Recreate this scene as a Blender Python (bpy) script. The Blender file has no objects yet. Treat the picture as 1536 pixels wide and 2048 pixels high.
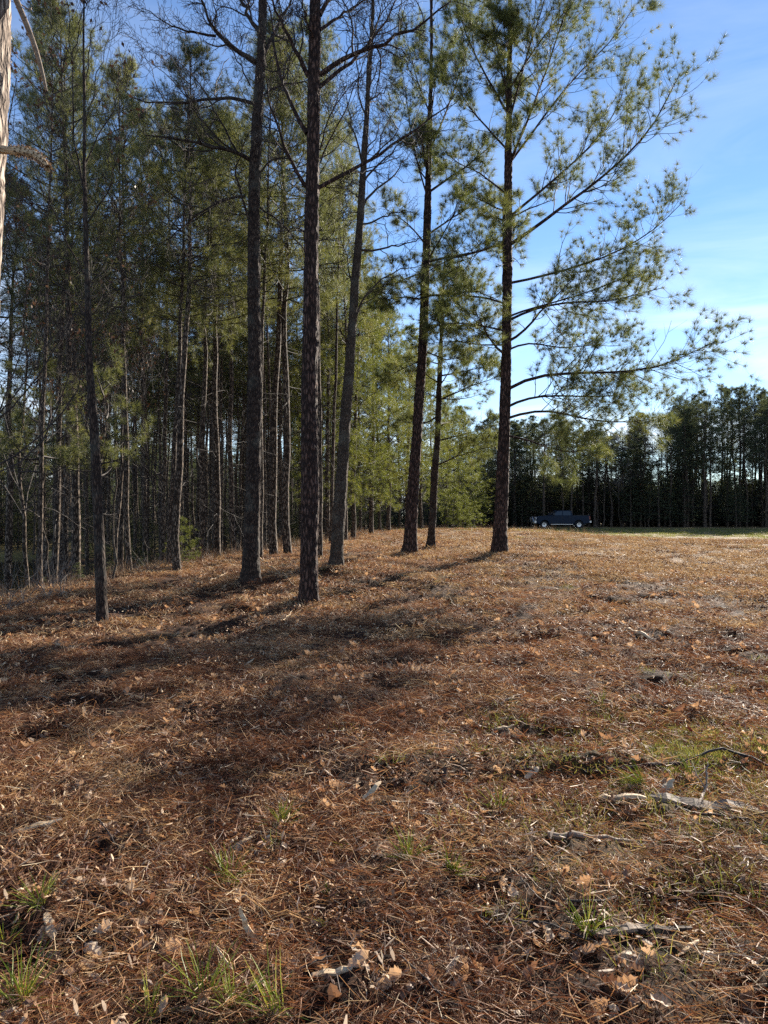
import bpy, math, random
import numpy as np
from mathutils import Vector

# ------------------------------------------------------------------ camera, world, sun, exposure
EYE, F, HORY = 1.6, 1500.0, 1026.0
SC = bpy.context.scene
COL = SC.collection
rng = np.random.default_rng(11)
random.seed(5)

cam_d = bpy.data.cameras.new("camera")
cam = bpy.data.objects.new("camera", cam_d)
COL.objects.link(cam)
cam.location = (0, 0, EYE)
cam.rotation_euler = (math.radians(90), 0, 0)
cam_d.sensor_fit = 'VERTICAL'
cam_d.sensor_height = 36.0
cam_d.lens = F / 2048 * 36.0
cam_d.shift_y = 2.0 / 2048
cam_d.clip_start = 0.05
cam_d.clip_end = 3000
SC.camera = cam

SUN_AZ, SUN_EL = math.radians(35), math.radians(21)
SUN_DIR = Vector((math.sin(SUN_AZ) * math.cos(SUN_EL), math.cos(SUN_AZ) * math.cos(SUN_EL), math.sin(SUN_EL)))
world = bpy.data.worlds.new("World")
SC.world = world
world.use_nodes = True
wn, wl = world.node_tree.nodes, world.node_tree.links
bg = wn["Background"]
sky = wn.new("ShaderNodeTexSky")
sky.sky_type = 'NISHITA'
sky.sun_disc = False
sky.sun_elevation = SUN_EL
sky.sun_rotation = SUN_AZ
sky.air_density = 1.0
sky.dust_density = 0.0
sky.ozone_density = 1.6
bg.inputs[1].default_value = 0.05
# thin cirrus: pale streaks low in the sky and a few high wisps
tc = wn.new("ShaderNodeTexCoord")
sep = wn.new("ShaderNodeSeparateXYZ")
wl.new(tc.outputs["Generated"], sep.inputs[0])
mp = wn.new("ShaderNodeMapping")
mp.inputs["Rotation"].default_value = (0.12, 0.28, 0.5)
mp.inputs["Scale"].default_value = (1.6, 1.6, 9.0)
wl.new(tc.outputs["Generated"], mp.inputs[0])
cn = wn.new("ShaderNodeTexNoise")
cn.inputs["Scale"].default_value = 1.7
cn.inputs["Detail"].default_value = 7
cn.inputs["Roughness"].default_value = 0.58
cn.inputs["Distortion"].default_value = 0.5
wl.new(mp.outputs[0], cn.inputs["Vector"])
cr = wn.new("ShaderNodeMapRange")
cr.inputs[1].default_value = 0.44
cr.inputs[2].default_value = 0.66
wl.new(cn.outputs[0], cr.inputs[0])
low = wn.new("ShaderNodeMapRange")          # clouds thicken towards the horizon
low.inputs[1].default_value = 0.0
low.inputs[2].default_value = 0.34
low.inputs[3].default_value = 1.0
low.inputs[4].default_value = 0.10
wl.new(sep.outputs[2], low.inputs[0])
mul = wn.new("ShaderNodeMath")
mul.operation = 'MULTIPLY'
veil = wn.new("ShaderNodeMath")
veil.operation = 'MULTIPLY_ADD'
veil.inputs[1].default_value = 0.75
veil.inputs[2].default_value = 0.25
wl.new(cr.outputs[0], veil.inputs[0])
wl.new(veil.outputs[0], mul.inputs[0])
wl.new(low.outputs[0], mul.inputs[1])
cmix = wn.new("ShaderNodeMixRGB")
cmix.inputs[2].default_value = (11.5, 11.7, 12.0, 1)
wl.new(mul.outputs[0], cmix.inputs[0])
tint = wn.new("ShaderNodeMixRGB")
tint.blend_type = 'MULTIPLY'
tint.inputs[0].default_value = 1
tint.inputs[2].default_value = (0.84, 1.06, 1.36, 1)
wl.new(sky.outputs[0], tint.inputs[1])
wl.new(tint.outputs[0], cmix.inputs[1])
wl.new(cmix.outputs[0], bg.inputs[0])

sun_d = bpy.data.lights.new("sun", 'SUN')
sun_d.energy = 5.0
sun_d.angle = math.radians(0.5)
sun_d.color = (1.0, 0.91, 0.78)
sun = bpy.data.objects.new("sun", sun_d)
COL.objects.link(sun)
sun.rotation_euler = (-SUN_DIR).to_track_quat('-Z', 'Y').to_euler()

SC.view_settings.view_transform = 'Standard'
SC.view_settings.look = 'None'
SC.view_settings.exposure = 1.56
SC.view_settings.gamma = 1.0
SC.view_settings.use_curve_mapping = False
cy = SC.cycles
cy.max_bounces = 5
cy.diffuse_bounces = 3
cy.glossy_bounces = 2
cy.transmission_bounces = 3
cy.transparent_max_bounces = 4
cy.use_denoising = False
cy.sample_clamp_indirect = 3.0
cy.sample_clamp_direct = 12.0

# ------------------------------------------------------------------ maths helpers
def smooth(t):
    t = np.clip(t, 0, 1)
    return t * t * (3 - 2 * t)

def unit(v):
    return v / np.maximum(np.linalg.norm(v, axis=-1, keepdims=True), 1e-9)

def _h(ix, iy, iz):
    n = (ix.astype(np.int64) * 374761393 + iy.astype(np.int64) * 668265263 + iz.astype(np.int64) * 2147483647) & 0x7fffffff
    n = ((n ^ (n >> 13)) * 1274126177) & 0x7fffffff
    n = n ^ (n >> 16)
    return (n & 0xffff) / 65535.0

def noise3(x, y, z=0.0):
    x = np.asarray(x, float); y = np.asarray(y, float); z = np.asarray(z, float) + 0 * x
    ix, iy, iz = np.floor(x), np.floor(y), np.floor(z)
    fx, fy, fz = x - ix, y - iy, z - iz
    fx, fy, fz = fx * fx * (3 - 2 * fx), fy * fy * (3 - 2 * fy), fz * fz * (3 - 2 * fz)
    def L(a, b, t): return a + (b - a) * t
    c = [[[_h(ix + i, iy + j, iz + k) for k in (0, 1)] for j in (0, 1)] for i in (0, 1)]
    return L(L(L(c[0][0][0], c[1][0][0], fx), L(c[0][1][0], c[1][1][0], fx), fy),
             L(L(c[0][0][1], c[1][0][1], fx), L(c[0][1][1], c[1][1][1], fx), fy), fz) * 2 - 1

def W(px, py, d):
    return np.array([(px - 768) / F * d, d, EYE - (py - HORY) / F * d])

# ------------------------------------------------------------------ terrain
def gp(px, py, d):
    p = W(px, py, d); return (p[0], p[1], p[2])
CTRL = np.array([
    (0, 0, 0), (-3, 3, 0), (3, 3, 0), (0, 5.5, 0.02), (4.5, 7, 0.02), (-5, 6, 0.05), (0, -12, 0), (-14, -8, 0), (14, -8, 0), (12, 10, 0.05),
    gp(617, 1215, 12), gp(205, 1250, 10.5), gp(502, 1174, 14), gp(672, 1142, 15.5), gp(820, 1112, 19), gp(862, 1099, 22), gp(1000, 1117, 18),
    gp(0, 1225, 11), gp(100, 1200, 12.5), gp(300, 1150, 16), gp(400, 1130, 18.5), gp(600, 1098, 25), gp(700, 1077, 36),
    gp(850, 1061, 44), gp(1050, 1061, 44), gp(1300, 1096, 28), gp(1500, 1084, 42), gp(1500, 1150, 18), gp(1250, 1077, 45),
    gp(1060, 1056, 77), gp(1190, 1056, 77), (5, 60, 0.3), (40, 85, 0.0), (20, 130, 0), (-14, 75, 0.1), (70, 60, 0), (-50, 90, 0), (0, 90, 0.1),
    (-22, 30, 0.1), (-30, 60, 0), (30, 25, 0.05)], float)
_r = np.linalg.norm(CTRL[:, None, :2] - CTRL[None, :, :2], axis=-1)
_PHI = np.sqrt(_r ** 2 + 2.0)
_PHI = np.block([[_PHI, np.ones((len(CTRL), 1))], [np.ones((1, len(CTRL))), np.zeros((1, 1))]])
_WT = np.linalg.solve(_PHI, np.append(CTRL[:, 2], 0))
EDGE_Y = np.array([-30, 0, 8, 11, 12.5, 16, 18.5, 25, 36, 44, 60, 80, 130])
EDGE_X = np.array([-9, -6.8, -5.9, -5.75, -5.6, -5.1, -4.6, -2.9, -1.7, -0.6, 3, 9, 14])
WATER_Z = -1.95

def ground_base(x, y):
    x = np.asarray(x, float); y = np.asarray(y, float)
    sh = x.shape; x = x.ravel(); y = y.ravel()
    z = np.full(x.shape, _WT[-1])
    for i in range(len(CTRL)):
        z += _WT[i] * np.sqrt((x - CTRL[i, 0]) ** 2 + (y - CTRL[i, 1]) ** 2 + 2.0)
    far = smooth((np.hypot(x, y - 40) - 90) / 60)
    z = z * (1 - far)
    s = np.interp(y, EDGE_Y, EDGE_X) - x
    a = 1.05 * (1 - smooth((y - 40) / 25)) + 0.1
    z -= a * smooth((s - 0.2) / 4.5)
    pond = smooth((-0.40 * y - 1.0 - x) / 3.5) * smooth((s - 2) / 4) * (1 - smooth((y - 57) / 4)) * (1 - smooth((-x - 75) / 10))
    z -= 1.9 * pond
    z -= 1.3 * smooth((-x - 14) / 8) * smooth((y - 54) / 5) * (1 - smooth((y - 110) / 20))
    return z.reshape(sh)

def micro(x, y):
    d = np.hypot(x, y)
    fade = 1 - smooth((d - 30) / 30)
    m = 0.042 * noise3(x * 0.9, y * 0.9, 3.1) + (0.036 + 0.022 * (1 - smooth((d - 9) / 10))) * noise3(x * 2.3 + 7, y * 2.3, 1.7)
    n = noise3(x * 5.1, y * 5.1 + 3, 9.2); m = m - (0.034 + 0.026 * (1 - smooth((d - 9) / 10))) * np.abs(n) + 0.018
    m = m + 0.022 * noise3(x * 12, y * 12, 5.5) + 0.009 * noise3(x * 27, y * 27, 2.2)
    hol = smooth((noise3(x * 1.6 + 31, y * 2.6 + 5, 8.8) - 0.35) / 0.4)
    m = m - 0.10 * hol
    return m * (0.25 + 0.75 * fade)

MOUNDS = []
def ground(x, y):
    z = ground_base(x, y) + micro(x, y)
    for mx, my, mr, mh in MOUNDS:
        r2 = ((x - mx) ** 2 + (y - my) ** 2) / mr ** 2
        z = z + mh * np.exp(-r2)
    return z

def g1(x, y):
    return float(ground(np.array([x], float), np.array([y], float))[0])

def at(px, py):
    """the point of the ground seen at a pixel"""
    d = np.geomspace(1.3, 120, 3000)
    X = (px - 768) / F * d
    z = ground(X, d)
    zr = EYE - (py - HORY) / F * d
    k = np.argmax(zr < z)
    return np.array([X[k], d[k], z[k]])

# ------------------------------------------------------------------ mesh helpers
class MB:
    def __init__(self):
        self.v, self.q, self.t, self.qm, self.tm, self.c, self.n = [], [], [], [], [], [], 0
    def add(self, V, Q=None, T=None, mat=0, col=None):
        V = np.asarray(V, float).reshape(-1, 3)
        if Q is not None and len(Q):
            self.q.append(np.asarray(Q, int) + self.n); self.qm.append(np.full(len(Q), mat))
        if T is not None and len(T):
            self.t.append(np.asarray(T, int) + self.n); self.tm.append(np.full(len(T), mat))
        if col is None: col = np.full((len(V), 3), 0.5)
        self.c.append(np.broadcast_to(col, (len(V), 3)))
        self.v.append(V); self.n += len(V)
        return self
    def mesh(self, name, mats, smooth_=False, col=True):
        me = bpy.data.meshes.new(name)
        V = np.concatenate(self.v) if self.v else np.zeros((0, 3))
        Q = np.concatenate(self.q) if self.q else np.zeros((0, 4), int)
        T = np.concatenate(self.t) if self.t else np.zeros((0, 3), int)
        me.vertices.add(len(V)); me.vertices.foreach_set("co", V.astype(np.float32).ravel())
        nl = Q.size + T.size
        me.loops.add(nl); me.loops.foreach_set("vertex_index", np.concatenate([Q.ravel(), T.ravel()]).astype(np.int32))
        nf = len(Q) + len(T)
        me.polygons.add(nf)
        st = np.concatenate([np.arange(len(Q)) * 4, Q.size + np.arange(len(T)) * 3]).astype(np.int32)
        me.polygons.foreach_set("loop_start", st)
        mi = np.concatenate([np.concatenate(self.qm) if self.qm else np.zeros(0), np.concatenate(self.tm) if self.tm else np.zeros(0)]).astype(np.int32)
        me.polygons.foreach_set("material_index", mi)
        me.polygons.foreach_set("use_smooth", np.full(nf, smooth_))
        for m in mats: me.materials.append(m)
        if col:
            a = me.color_attributes.new("col", 'FLOAT_COLOR', 'POINT')
            C4 = np.ones((len(V), 4), np.float32); C4[:, :3] = np.concatenate(self.c)
            a.data.foreach_set("color", C4.ravel())
        me.update()
        me.validate()
        return me

def obj(name, me, parent=None, loc=None):
    o = bpy.data.objects.new(name, me)
    COL.objects.link(o)
    if parent is not None: o.parent = parent
    if loc is not None: o.location = loc
    return o

def tag(o, label=None, cat=None, group=None, kind=None):
    if label: o['label'] = label
    if cat: o['category'] = cat
    if group: o['group'] = group
    if kind: o['kind'] = kind
    return o

def empty(name, loc, label, cat, group=None):
    o = bpy.data.objects.new(name, None)
    COL.objects.link(o); o.location = loc; o.empty_display_size = 0.2
    return tag(o, label, cat, group)

def tubes(P, R, k):
    """P (B,n,3) R (B,n) -> open tubes as quads"""
    P = np.asarray(P, float); R = np.asarray(R, float)
    B, n, _ = P.shape
    Tn = unit(np.gradient(P, axis=1))
    ov = unit(P[:, -1] - P[:, 0])
    ref = np.where(np.abs(ov[:, 2:3]) > 0.8, np.array([[1.0, 0.13, 0]]), np.array([[0, 0.1, 1.0]]))[:, None, :]
    u = unit(np.cross(Tn, ref)); v = np.cross(Tn, u)
    a = np.arange(k) / k * 2 * math.pi
    V = P[:, :, None] + R[:, :, None, None] * (u[:, :, None] * np.cos(a)[None, None, :, None] + v[:, :, None] * np.sin(a)[None, None, :, None])
    idx = np.arange(B * n * k).reshape(B, n, k)
    nx = np.roll(idx, -1, axis=2)
    Q = np.stack([idx[:, :-1], nx[:, :-1], nx[:, 1:], idx[:, 1:]], -1).reshape(-1, 4)
    return V.reshape(-1, 3), Q

def rand_unit(n, r=None):
    r = r or rng
    return unit(r.normal(size=(n, 3)))

def lines(start, d, length, n, bend=(0, 0, 0), wig=0.15, r=None):
    """random-walk polylines: start (B,3), d (B,3), length (B,) -> (B,n,3)"""
    r = r or rng
    B = len(start)
    P = np.zeros((B, n, 3)); P[:, 0] = start
    cur = unit(d); bend = np.asarray(bend, float)
    for i in range(1, n):
        cur = unit(cur + bend / (n - 1) + r.normal(size=(B, 3)) * wig)
        P[:, i] = P[:, i - 1] + cur * (length / (n - 1))[:, None]
    return P

def sample(P, idx, t):
    n = P.shape[1]
    f = np.clip(t, 0, 0.9999) * (n - 1); i = f.astype(int); w = (f - i)[:, None]
    a, b = P[idx, i], P[idx, i + 1]
    return a * (1 - w) + b * w, unit(b - a)

def spawn(P, R, m, t0, t1, angle, lenf, n, bend, wig, r, flat=0.0, taper=0.35, rk=0.6, plen=None):
    """m children on each parent polyline"""
    B = len(P)
    idx = np.repeat(np.arange(B), m)
    t = t0 + (t1 - t0) * (np.tile((np.arange(m) + 0.5) / m, B) + r.uniform(-0.5, 0.5, B * m) / m)
    pos, tan = sample(P, idx, t)
    side = np.cross(tan, rand_unit(B * m, r))
    if flat:
        horiz = np.cross(tan, np.array([0, 0, 1.0])) * np.where(np.tile(np.arange(m) % 2, B) == 0, 1, -1)[:, None]
        side = unit(side) * (1 - flat) + unit(horiz) * flat
    side = unit(side)
    an = angle * r.uniform(0.75, 1.25, (B * m, 1))
    d = unit(tan * np.cos(an) + side * np.sin(an))
    plen = np.linalg.norm(P[:, -1] - P[:, 0], axis=1) if plen is None else plen
    L = lenf(t, plen[idx]) * r.uniform(0.7, 1.25, B * m)
    C = lines(pos, d, L, n, bend, wig, r)
    rp = R[idx, np.clip((t * (R.shape[1] - 1)).astype(int), 0, R.shape[1] - 1)] * rk
    Rc = rp[:, None] * np.linspace(1, taper, n)[None]
    return C, Rc

def tuft_tris(c, d, L, m, w, r, fwd=0.55, up=0.15, base=None):
    """m needle triangles at each of the points c pointing about d"""
    T = len(c)
    dd = unit(d[:, None] * fwd + rand_unit(T * m, r).reshape(T, m, 3) * 0.75 + np.array([0, 0, up]))
    Ln = L[:, None] * r.uniform(0.7, 1.1, (T, m))
    st = c[:, None] - d[:, None] * r.uniform(0, 0.28, (T, m, 1)) * L[:, None, None]
    s = unit(np.cross(dd, rand_unit(T * m, r).reshape(T, m, 3))) * (w * 0.5)
    A = st - s; Bp = st + s; Cc = st + dd * Ln[..., None] - np.array([0, 0, 1.0]) * (Ln * 0.08)[..., None]
    V = np.stack([A, Bp, Cc], 2).reshape(-1, 3)
    F_ = np.arange(len(V)).reshape(-1, 3)
    h = np.repeat(r.uniform(0, 1, T), m * 3) * 0.7 + np.repeat(r.uniform(0, 1, T * m), 3) * 0.3
    col = np.stack([h, np.tile([0, 0, 1.0], T * m), np.zeros(len(V))], 1)
    return V, F_, col

# ------------------------------------------------------------------ materials
def new_mat(name):
    m = bpy.data.materials.new(name); m.use_nodes = True
    nt = m.node_tree
    for n in list(nt.nodes):
        if n.type != 'OUTPUT_MATERIAL': nt.nodes.remove(n)
    return m, nt.nodes, nt.links, nt.nodes["Material Output"]

def ramp(N, stops):
    r = N.new("ShaderNodeValToRGB")
    el = r.color_ramp.elements
    while len(el) < len(stops): el.new(0.5)
    for e, (p, c) in zip(el, stops):
        e.position = p; e.color = (*c, 1)
    return r

def principled(N, rough=0.8, spec=0.3):
    p = N.new("ShaderNodeBsdfPrincipled")
    p.inputs["Roughness"].default_value = rough
    p.inputs["Specular IOR Level"].default_value = spec
    return p

def bark_mat(name, dark, mid, light, sx=1.0, bump=0.6, lichen=0.0):
    m, N, L, out = new_mat(name)
    tc = N.new("ShaderNodeTexCoord")
    mp = N.new("ShaderNodeMapping"); mp.inputs["Scale"].default_value = (30 * sx, 30 * sx, 8 * sx)
    L.new(tc.outputs["Object"], mp.inputs[0])
    n0 = N.new("ShaderNodeTexNoise"); n0.inputs["Scale"].default_value = 2.2; n0.inputs["Detail"].default_value = 3
    L.new(mp.outputs[0], n0.inputs["Vector"])
    add = N.new("ShaderNodeMixRGB"); add.blend_type = 'ADD'; add.inputs[0].default_value = 0.5
    L.new(mp.outputs[0], add.inputs[1]); L.new(n0.outputs[1], add.inputs[2])
    vo = N.new("ShaderNodeTexVoronoi"); vo.feature = 'DISTANCE_TO_EDGE'; vo.inputs["Scale"].default_value = 1.0
    L.new(add.outputs[0], vo.inputs["Vector"])
    n2 = N.new("ShaderNodeTexNoise"); n2.inputs["Scale"].default_value = 9; n2.inputs["Detail"].default_value = 6
    L.new(tc.outputs["Object"], n2.inputs["Vector"])
    sm = N.new("ShaderNodeMapRange"); sm.inputs[2].default_value = 0.32
    L.new(vo.outputs["Distance"], sm.inputs[0])
    mx = N.new("ShaderNodeMath"); mx.operation = 'MULTIPLY_ADD'; mx.inputs[1].default_value = 0.55
    L.new(sm.outputs[0], mx.inputs[0])
    m2 = N.new("ShaderNodeMath"); m2.operation = 'MULTIPLY'; m2.inputs[1].default_value = 0.6
    L.new(n2.outputs[0], m2.inputs[0]); L.new(m2.outputs[0], mx.inputs[2])
    rp = ramp(N, [(0.15, dark), (0.5, mid), (0.85, light)])
    L.new(mx.outputs[0], rp.inputs[0])
    p = principled(N, 0.85, 0.25)
    last = rp.outputs[0]
    if lichen:
        n3 = N.new("ShaderNodeTexNoise"); n3.inputs["Scale"].default_value = 3.2; n3.inputs["Detail"].default_value = 5
        L.new(tc.outputs["Object"], n3.inputs["Vector"])
        r3 = ramp(N, [(0.52, (0, 0, 0)), (0.64, (lichen, lichen, lichen))]); L.new(n3.outputs[0], r3.inputs[0])
        mm = N.new("ShaderNodeMixRGB"); mm.inputs[2].default_value = (0.24, 0.26, 0.21, 1)
        L.new(r3.outputs[0], mm.inputs[0]); L.new(last, mm.inputs[1]); last = mm.outputs[0]
    L.new(last, p.inputs["Base Color"])
    b = N.new("ShaderNodeBump"); b.inputs["Strength"].default_value = bump; b.inputs["Distance"].default_value = 0.025
    L.new(mx.outputs[0], b.inputs["Height"]); L.new(b.outputs[0], p.inputs["Normal"])
    L.new(p.outputs[0], out.inputs[0])
    return m

def leaf_mat(name, stops, trans, tmix=0.4, rough=0.55, obrand=0.25, spec=0.35):
    """foliage: colour from the per-tuft random in 'col'.r; light passes through"""
    m, N, L, out = new_mat(name)
    at_ = N.new("ShaderNodeAttribute"); at_.attribute_name = "col"
    sp = N.new("ShaderNodeSeparateColor"); L.new(at_.outputs[0], sp.inputs[0])
    oi = N.new("ShaderNodeObjectInfo")
    ma = N.new("ShaderNodeMath"); ma.operation = 'MULTIPLY_ADD'; ma.inputs[1].default_value = obrand
    L.new(oi.outputs["Random"], ma.inputs[0])
    mb = N.new("ShaderNodeMath"); mb.operation = 'MULTIPLY'; mb.inputs[1].default_value = 1 - obrand
    L.new(sp.outputs[0], mb.inputs[0]); L.new(mb.outputs[0], ma.inputs[2])
    rp = ramp(N, stops); L.new(ma.outputs[0], rp.inputs[0])
    p = principled(N, rough, spec); L.new(rp.outputs[0], p.inputs["Base Color"])
    t = N.new("ShaderNodeBsdfTranslucent")
    mc = N.new("ShaderNodeMixRGB"); mc.blend_type = 'MULTIPLY'; mc.inputs[0].default_value = 1; mc.inputs[2].default_value = (*trans, 1)
    L.new(rp.outputs[0], mc.inputs[1]); L.new(mc.outputs[0], t.inputs[0])
    mx = N.new("ShaderNodeMixShader"); mx.inputs[0].default_value = tmix
    L.new(p.outputs[0], mx.inputs[1]); L.new(t.outputs[0], mx.inputs[2]); L.new(mx.outputs[0], out.inputs[0])
    return m

def plain(name, c, rough=0.5, metal=0.0, spec=0.5, coat=0.0, nscale=0, namp=0.2):
    m, N, L, out = new_mat(name)
    p = principled(N, rough, spec); p.inputs["Base Color"].default_value = (*c, 1); p.inputs["Metallic"].default_value = metal
    if coat: p.inputs["Coat Weight"].default_value = coat
    if nscale:
        tc = N.new("ShaderNodeTexCoord"); n = N.new("ShaderNodeTexNoise"); n.inputs["Scale"].default_value = nscale; n.inputs["Detail"].default_value = 5
        L.new(tc.outputs["Object"], n.inputs["Vector"])
        r = ramp(N, [(0.3, tuple(x * (1 - namp) for x in c)), (0.7, tuple(min(1, x * (1 + namp)) for x in c))])
        L.new(n.outputs[0], r.inputs[0]); L.new(r.outputs[0], p.inputs["Base Color"])
    L.new(p.outputs[0], out.inputs[0])
    return m

M = {}
M['bark_red'] = bark_mat('bark_red', (0.005, 0.0025, 0.002), (0.027, 0.014, 0.010), (0.12, 0.070, 0.052), 0.75, 0.9)
M['bark_brown'] = bark_mat('bark_brown', (0.006, 0.004, 0.003), (0.024, 0.014, 0.010), (0.09, 0.060, 0.042), 1.2, lichen=0.12)
M['bark_grey'] = bark_mat('bark_grey', (0.014, 0.009, 0.006), (0.046, 0.031, 0.021), (0.12, 0.09, 0.065), 1.6, 0.6, lichen=0.15)
M['bark_far'] = bark_mat('bark_far', (0.007, 0.004, 0.003), (0.034, 0.022, 0.014), (0.24, 0.18, 0.13), 0.8)
M['bark_flaky'] = bark_mat('bark_flaky', (0.02, 0.013, 0.010), (0.17, 0.125, 0.095), (0.42, 0.35, 0.28), 0.9, 1.0)
M['twig'] = plain('twig', (0.032, 0.021, 0.016), 0.8, nscale=6, namp=0.5)
M['twig_pale'] = plain('twig_pale', (0.16, 0.13, 0.105), 0.8, nscale=6, namp=0.5)
M['pine'] = leaf_mat('pine_needles', [(0.0, (0.065, 0.078, 0.042)), (0.55, (0.125, 0.135, 0.062)), (0.9, (0.20, 0.19, 0.075)), (1.0, (0.24, 0.17, 0.08))], (1.5, 1.45, 0.8), 0.42)
M['pine_hero'] = leaf_mat('pine_needles_open', [(0.0, (0.066, 0.082, 0.042)), (0.55, (0.125, 0.138, 0.058)), (0.9, (0.21, 0.20, 0.072)), (1.0, (0.26, 0.19, 0.09))], (1.4, 1.42, 0.85), 0.42, spec=.2)
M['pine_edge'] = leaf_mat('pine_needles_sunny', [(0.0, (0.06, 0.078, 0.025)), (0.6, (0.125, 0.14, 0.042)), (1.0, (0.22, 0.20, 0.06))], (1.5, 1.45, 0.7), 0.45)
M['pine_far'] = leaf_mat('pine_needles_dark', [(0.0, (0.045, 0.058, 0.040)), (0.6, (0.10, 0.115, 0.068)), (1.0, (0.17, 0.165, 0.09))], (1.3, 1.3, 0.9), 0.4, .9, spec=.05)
M['straw'] = leaf_mat('pine_straw_needles', [(0.0, (0.020, 0.009, 0.006)), (0.24, (0.10, 0.038, 0.020)), (0.48, (0.27, 0.120, 0.055)), (0.66, (0.44, 0.26, 0.13)), (0.82, (0.64, 0.48, 0.29)), (1.0, (0.80, 0.70, 0.50))], (1.1, 0.92, 0.72), 0.25, 0.6, 0.2, 0.22)
M['hay'] = leaf_mat('golden_mown_straw', [(0.0, (0.035, 0.020, 0.010)), (0.3, (0.16, 0.086, 0.040)), (0.6, (0.38, 0.235, 0.115)), (0.85, (0.60, 0.44, 0.25)), (1.0, (0.76, 0.66, 0.45))], (1.1, 0.98, 0.75), 0.25, 0.6, 0.2, 0.2)
M['grass'] = leaf_mat('grass_blades', [(0.0, (0.07, 0.095, 0.02)), (0.5, (0.16, 0.17, 0.045)), (0.8, (0.26, 0.22, 0.09)), (1.0, (0.34, 0.26, 0.13))], (1.3, 1.3, 0.7), 0.4, 0.5)
M['green'] = leaf_mat('green_needles', [(0.0, (0.12, 0.17, 0.03)), (0.5, (0.30, 0.34, 0.08)), (1.0, (0.62, 0.58, 0.30))], (1.3, 1.3, 0.7), 0.5, 0.5)
M['dead_leaf'] = leaf_mat('dead_oak_leaves', [(0.0, (0.07, 0.03, 0.018)), (0.35, (0.20, 0.105, 0.06)), (0.65, (0.42, 0.29, 0.18)), (1.0, (0.70, 0.57, 0.40))], (1.2, 0.95, 0.7), 0.3, 0.6)
M['red_leaf'] = leaf_mat('red_brown_leaves', [(0.0, (0.05, 0.028, 0.018)), (0.6, (0.13, 0.07, 0.042)), (1.0, (0.19, 0.12, 0.075))], (1.05, 0.9, 0.7), 0.2, 0.5, spec=.1)
M['weed'] = leaf_mat('dry_weeds', [(0.0, (0.05, 0.025, 0.016)), (0.6, (0.14, 0.08, 0.048)), (1.0, (0.34, 0.25, 0.17))], (1.1, 1.0, 0.8), 0.3)

def wood_mat(name, a, b):
    m, N, L, out = new_mat(name)
    tc = N.new("ShaderNodeTexCoord"); mp = N.new("ShaderNodeMapping"); mp.inputs["Scale"].default_value = (5, 60, 60)
    L.new(tc.outputs["Object"], mp.inputs[0])
    n = N.new("ShaderNodeTexNoise"); n.inputs["Scale"].default_value = 2; n.inputs["Detail"].default_value = 5
    L.new(mp.outputs[0], n.inputs["Vector"])
    r = ramp(N, [(0.3, a), (0.7, b)]); L.new(n.outputs[0], r.inputs[0])
    p = principled(N, 0.75, 0.25); L.new(r.outputs[0], p.inputs["Base Color"])
    bu = N.new("ShaderNodeBump"); bu.inputs["Strength"].default_value = 0.6; bu.inputs["Distance"].default_value = 0.004
    L.new(n.outputs[0], bu.inputs["Height"]); L.new(bu.outputs[0], p.inputs["Normal"])
    L.new(p.outputs[0], out.inputs[0]); return m
M['chip'] = wood_mat('split_pale_wood', (0.36, 0.24, 0.13), (0.68, 0.52, 0.33))
M['oldwood'] = wood_mat('weathered_wood', (0.12, 0.085, 0.06), (0.32, 0.24, 0.17))

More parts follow.
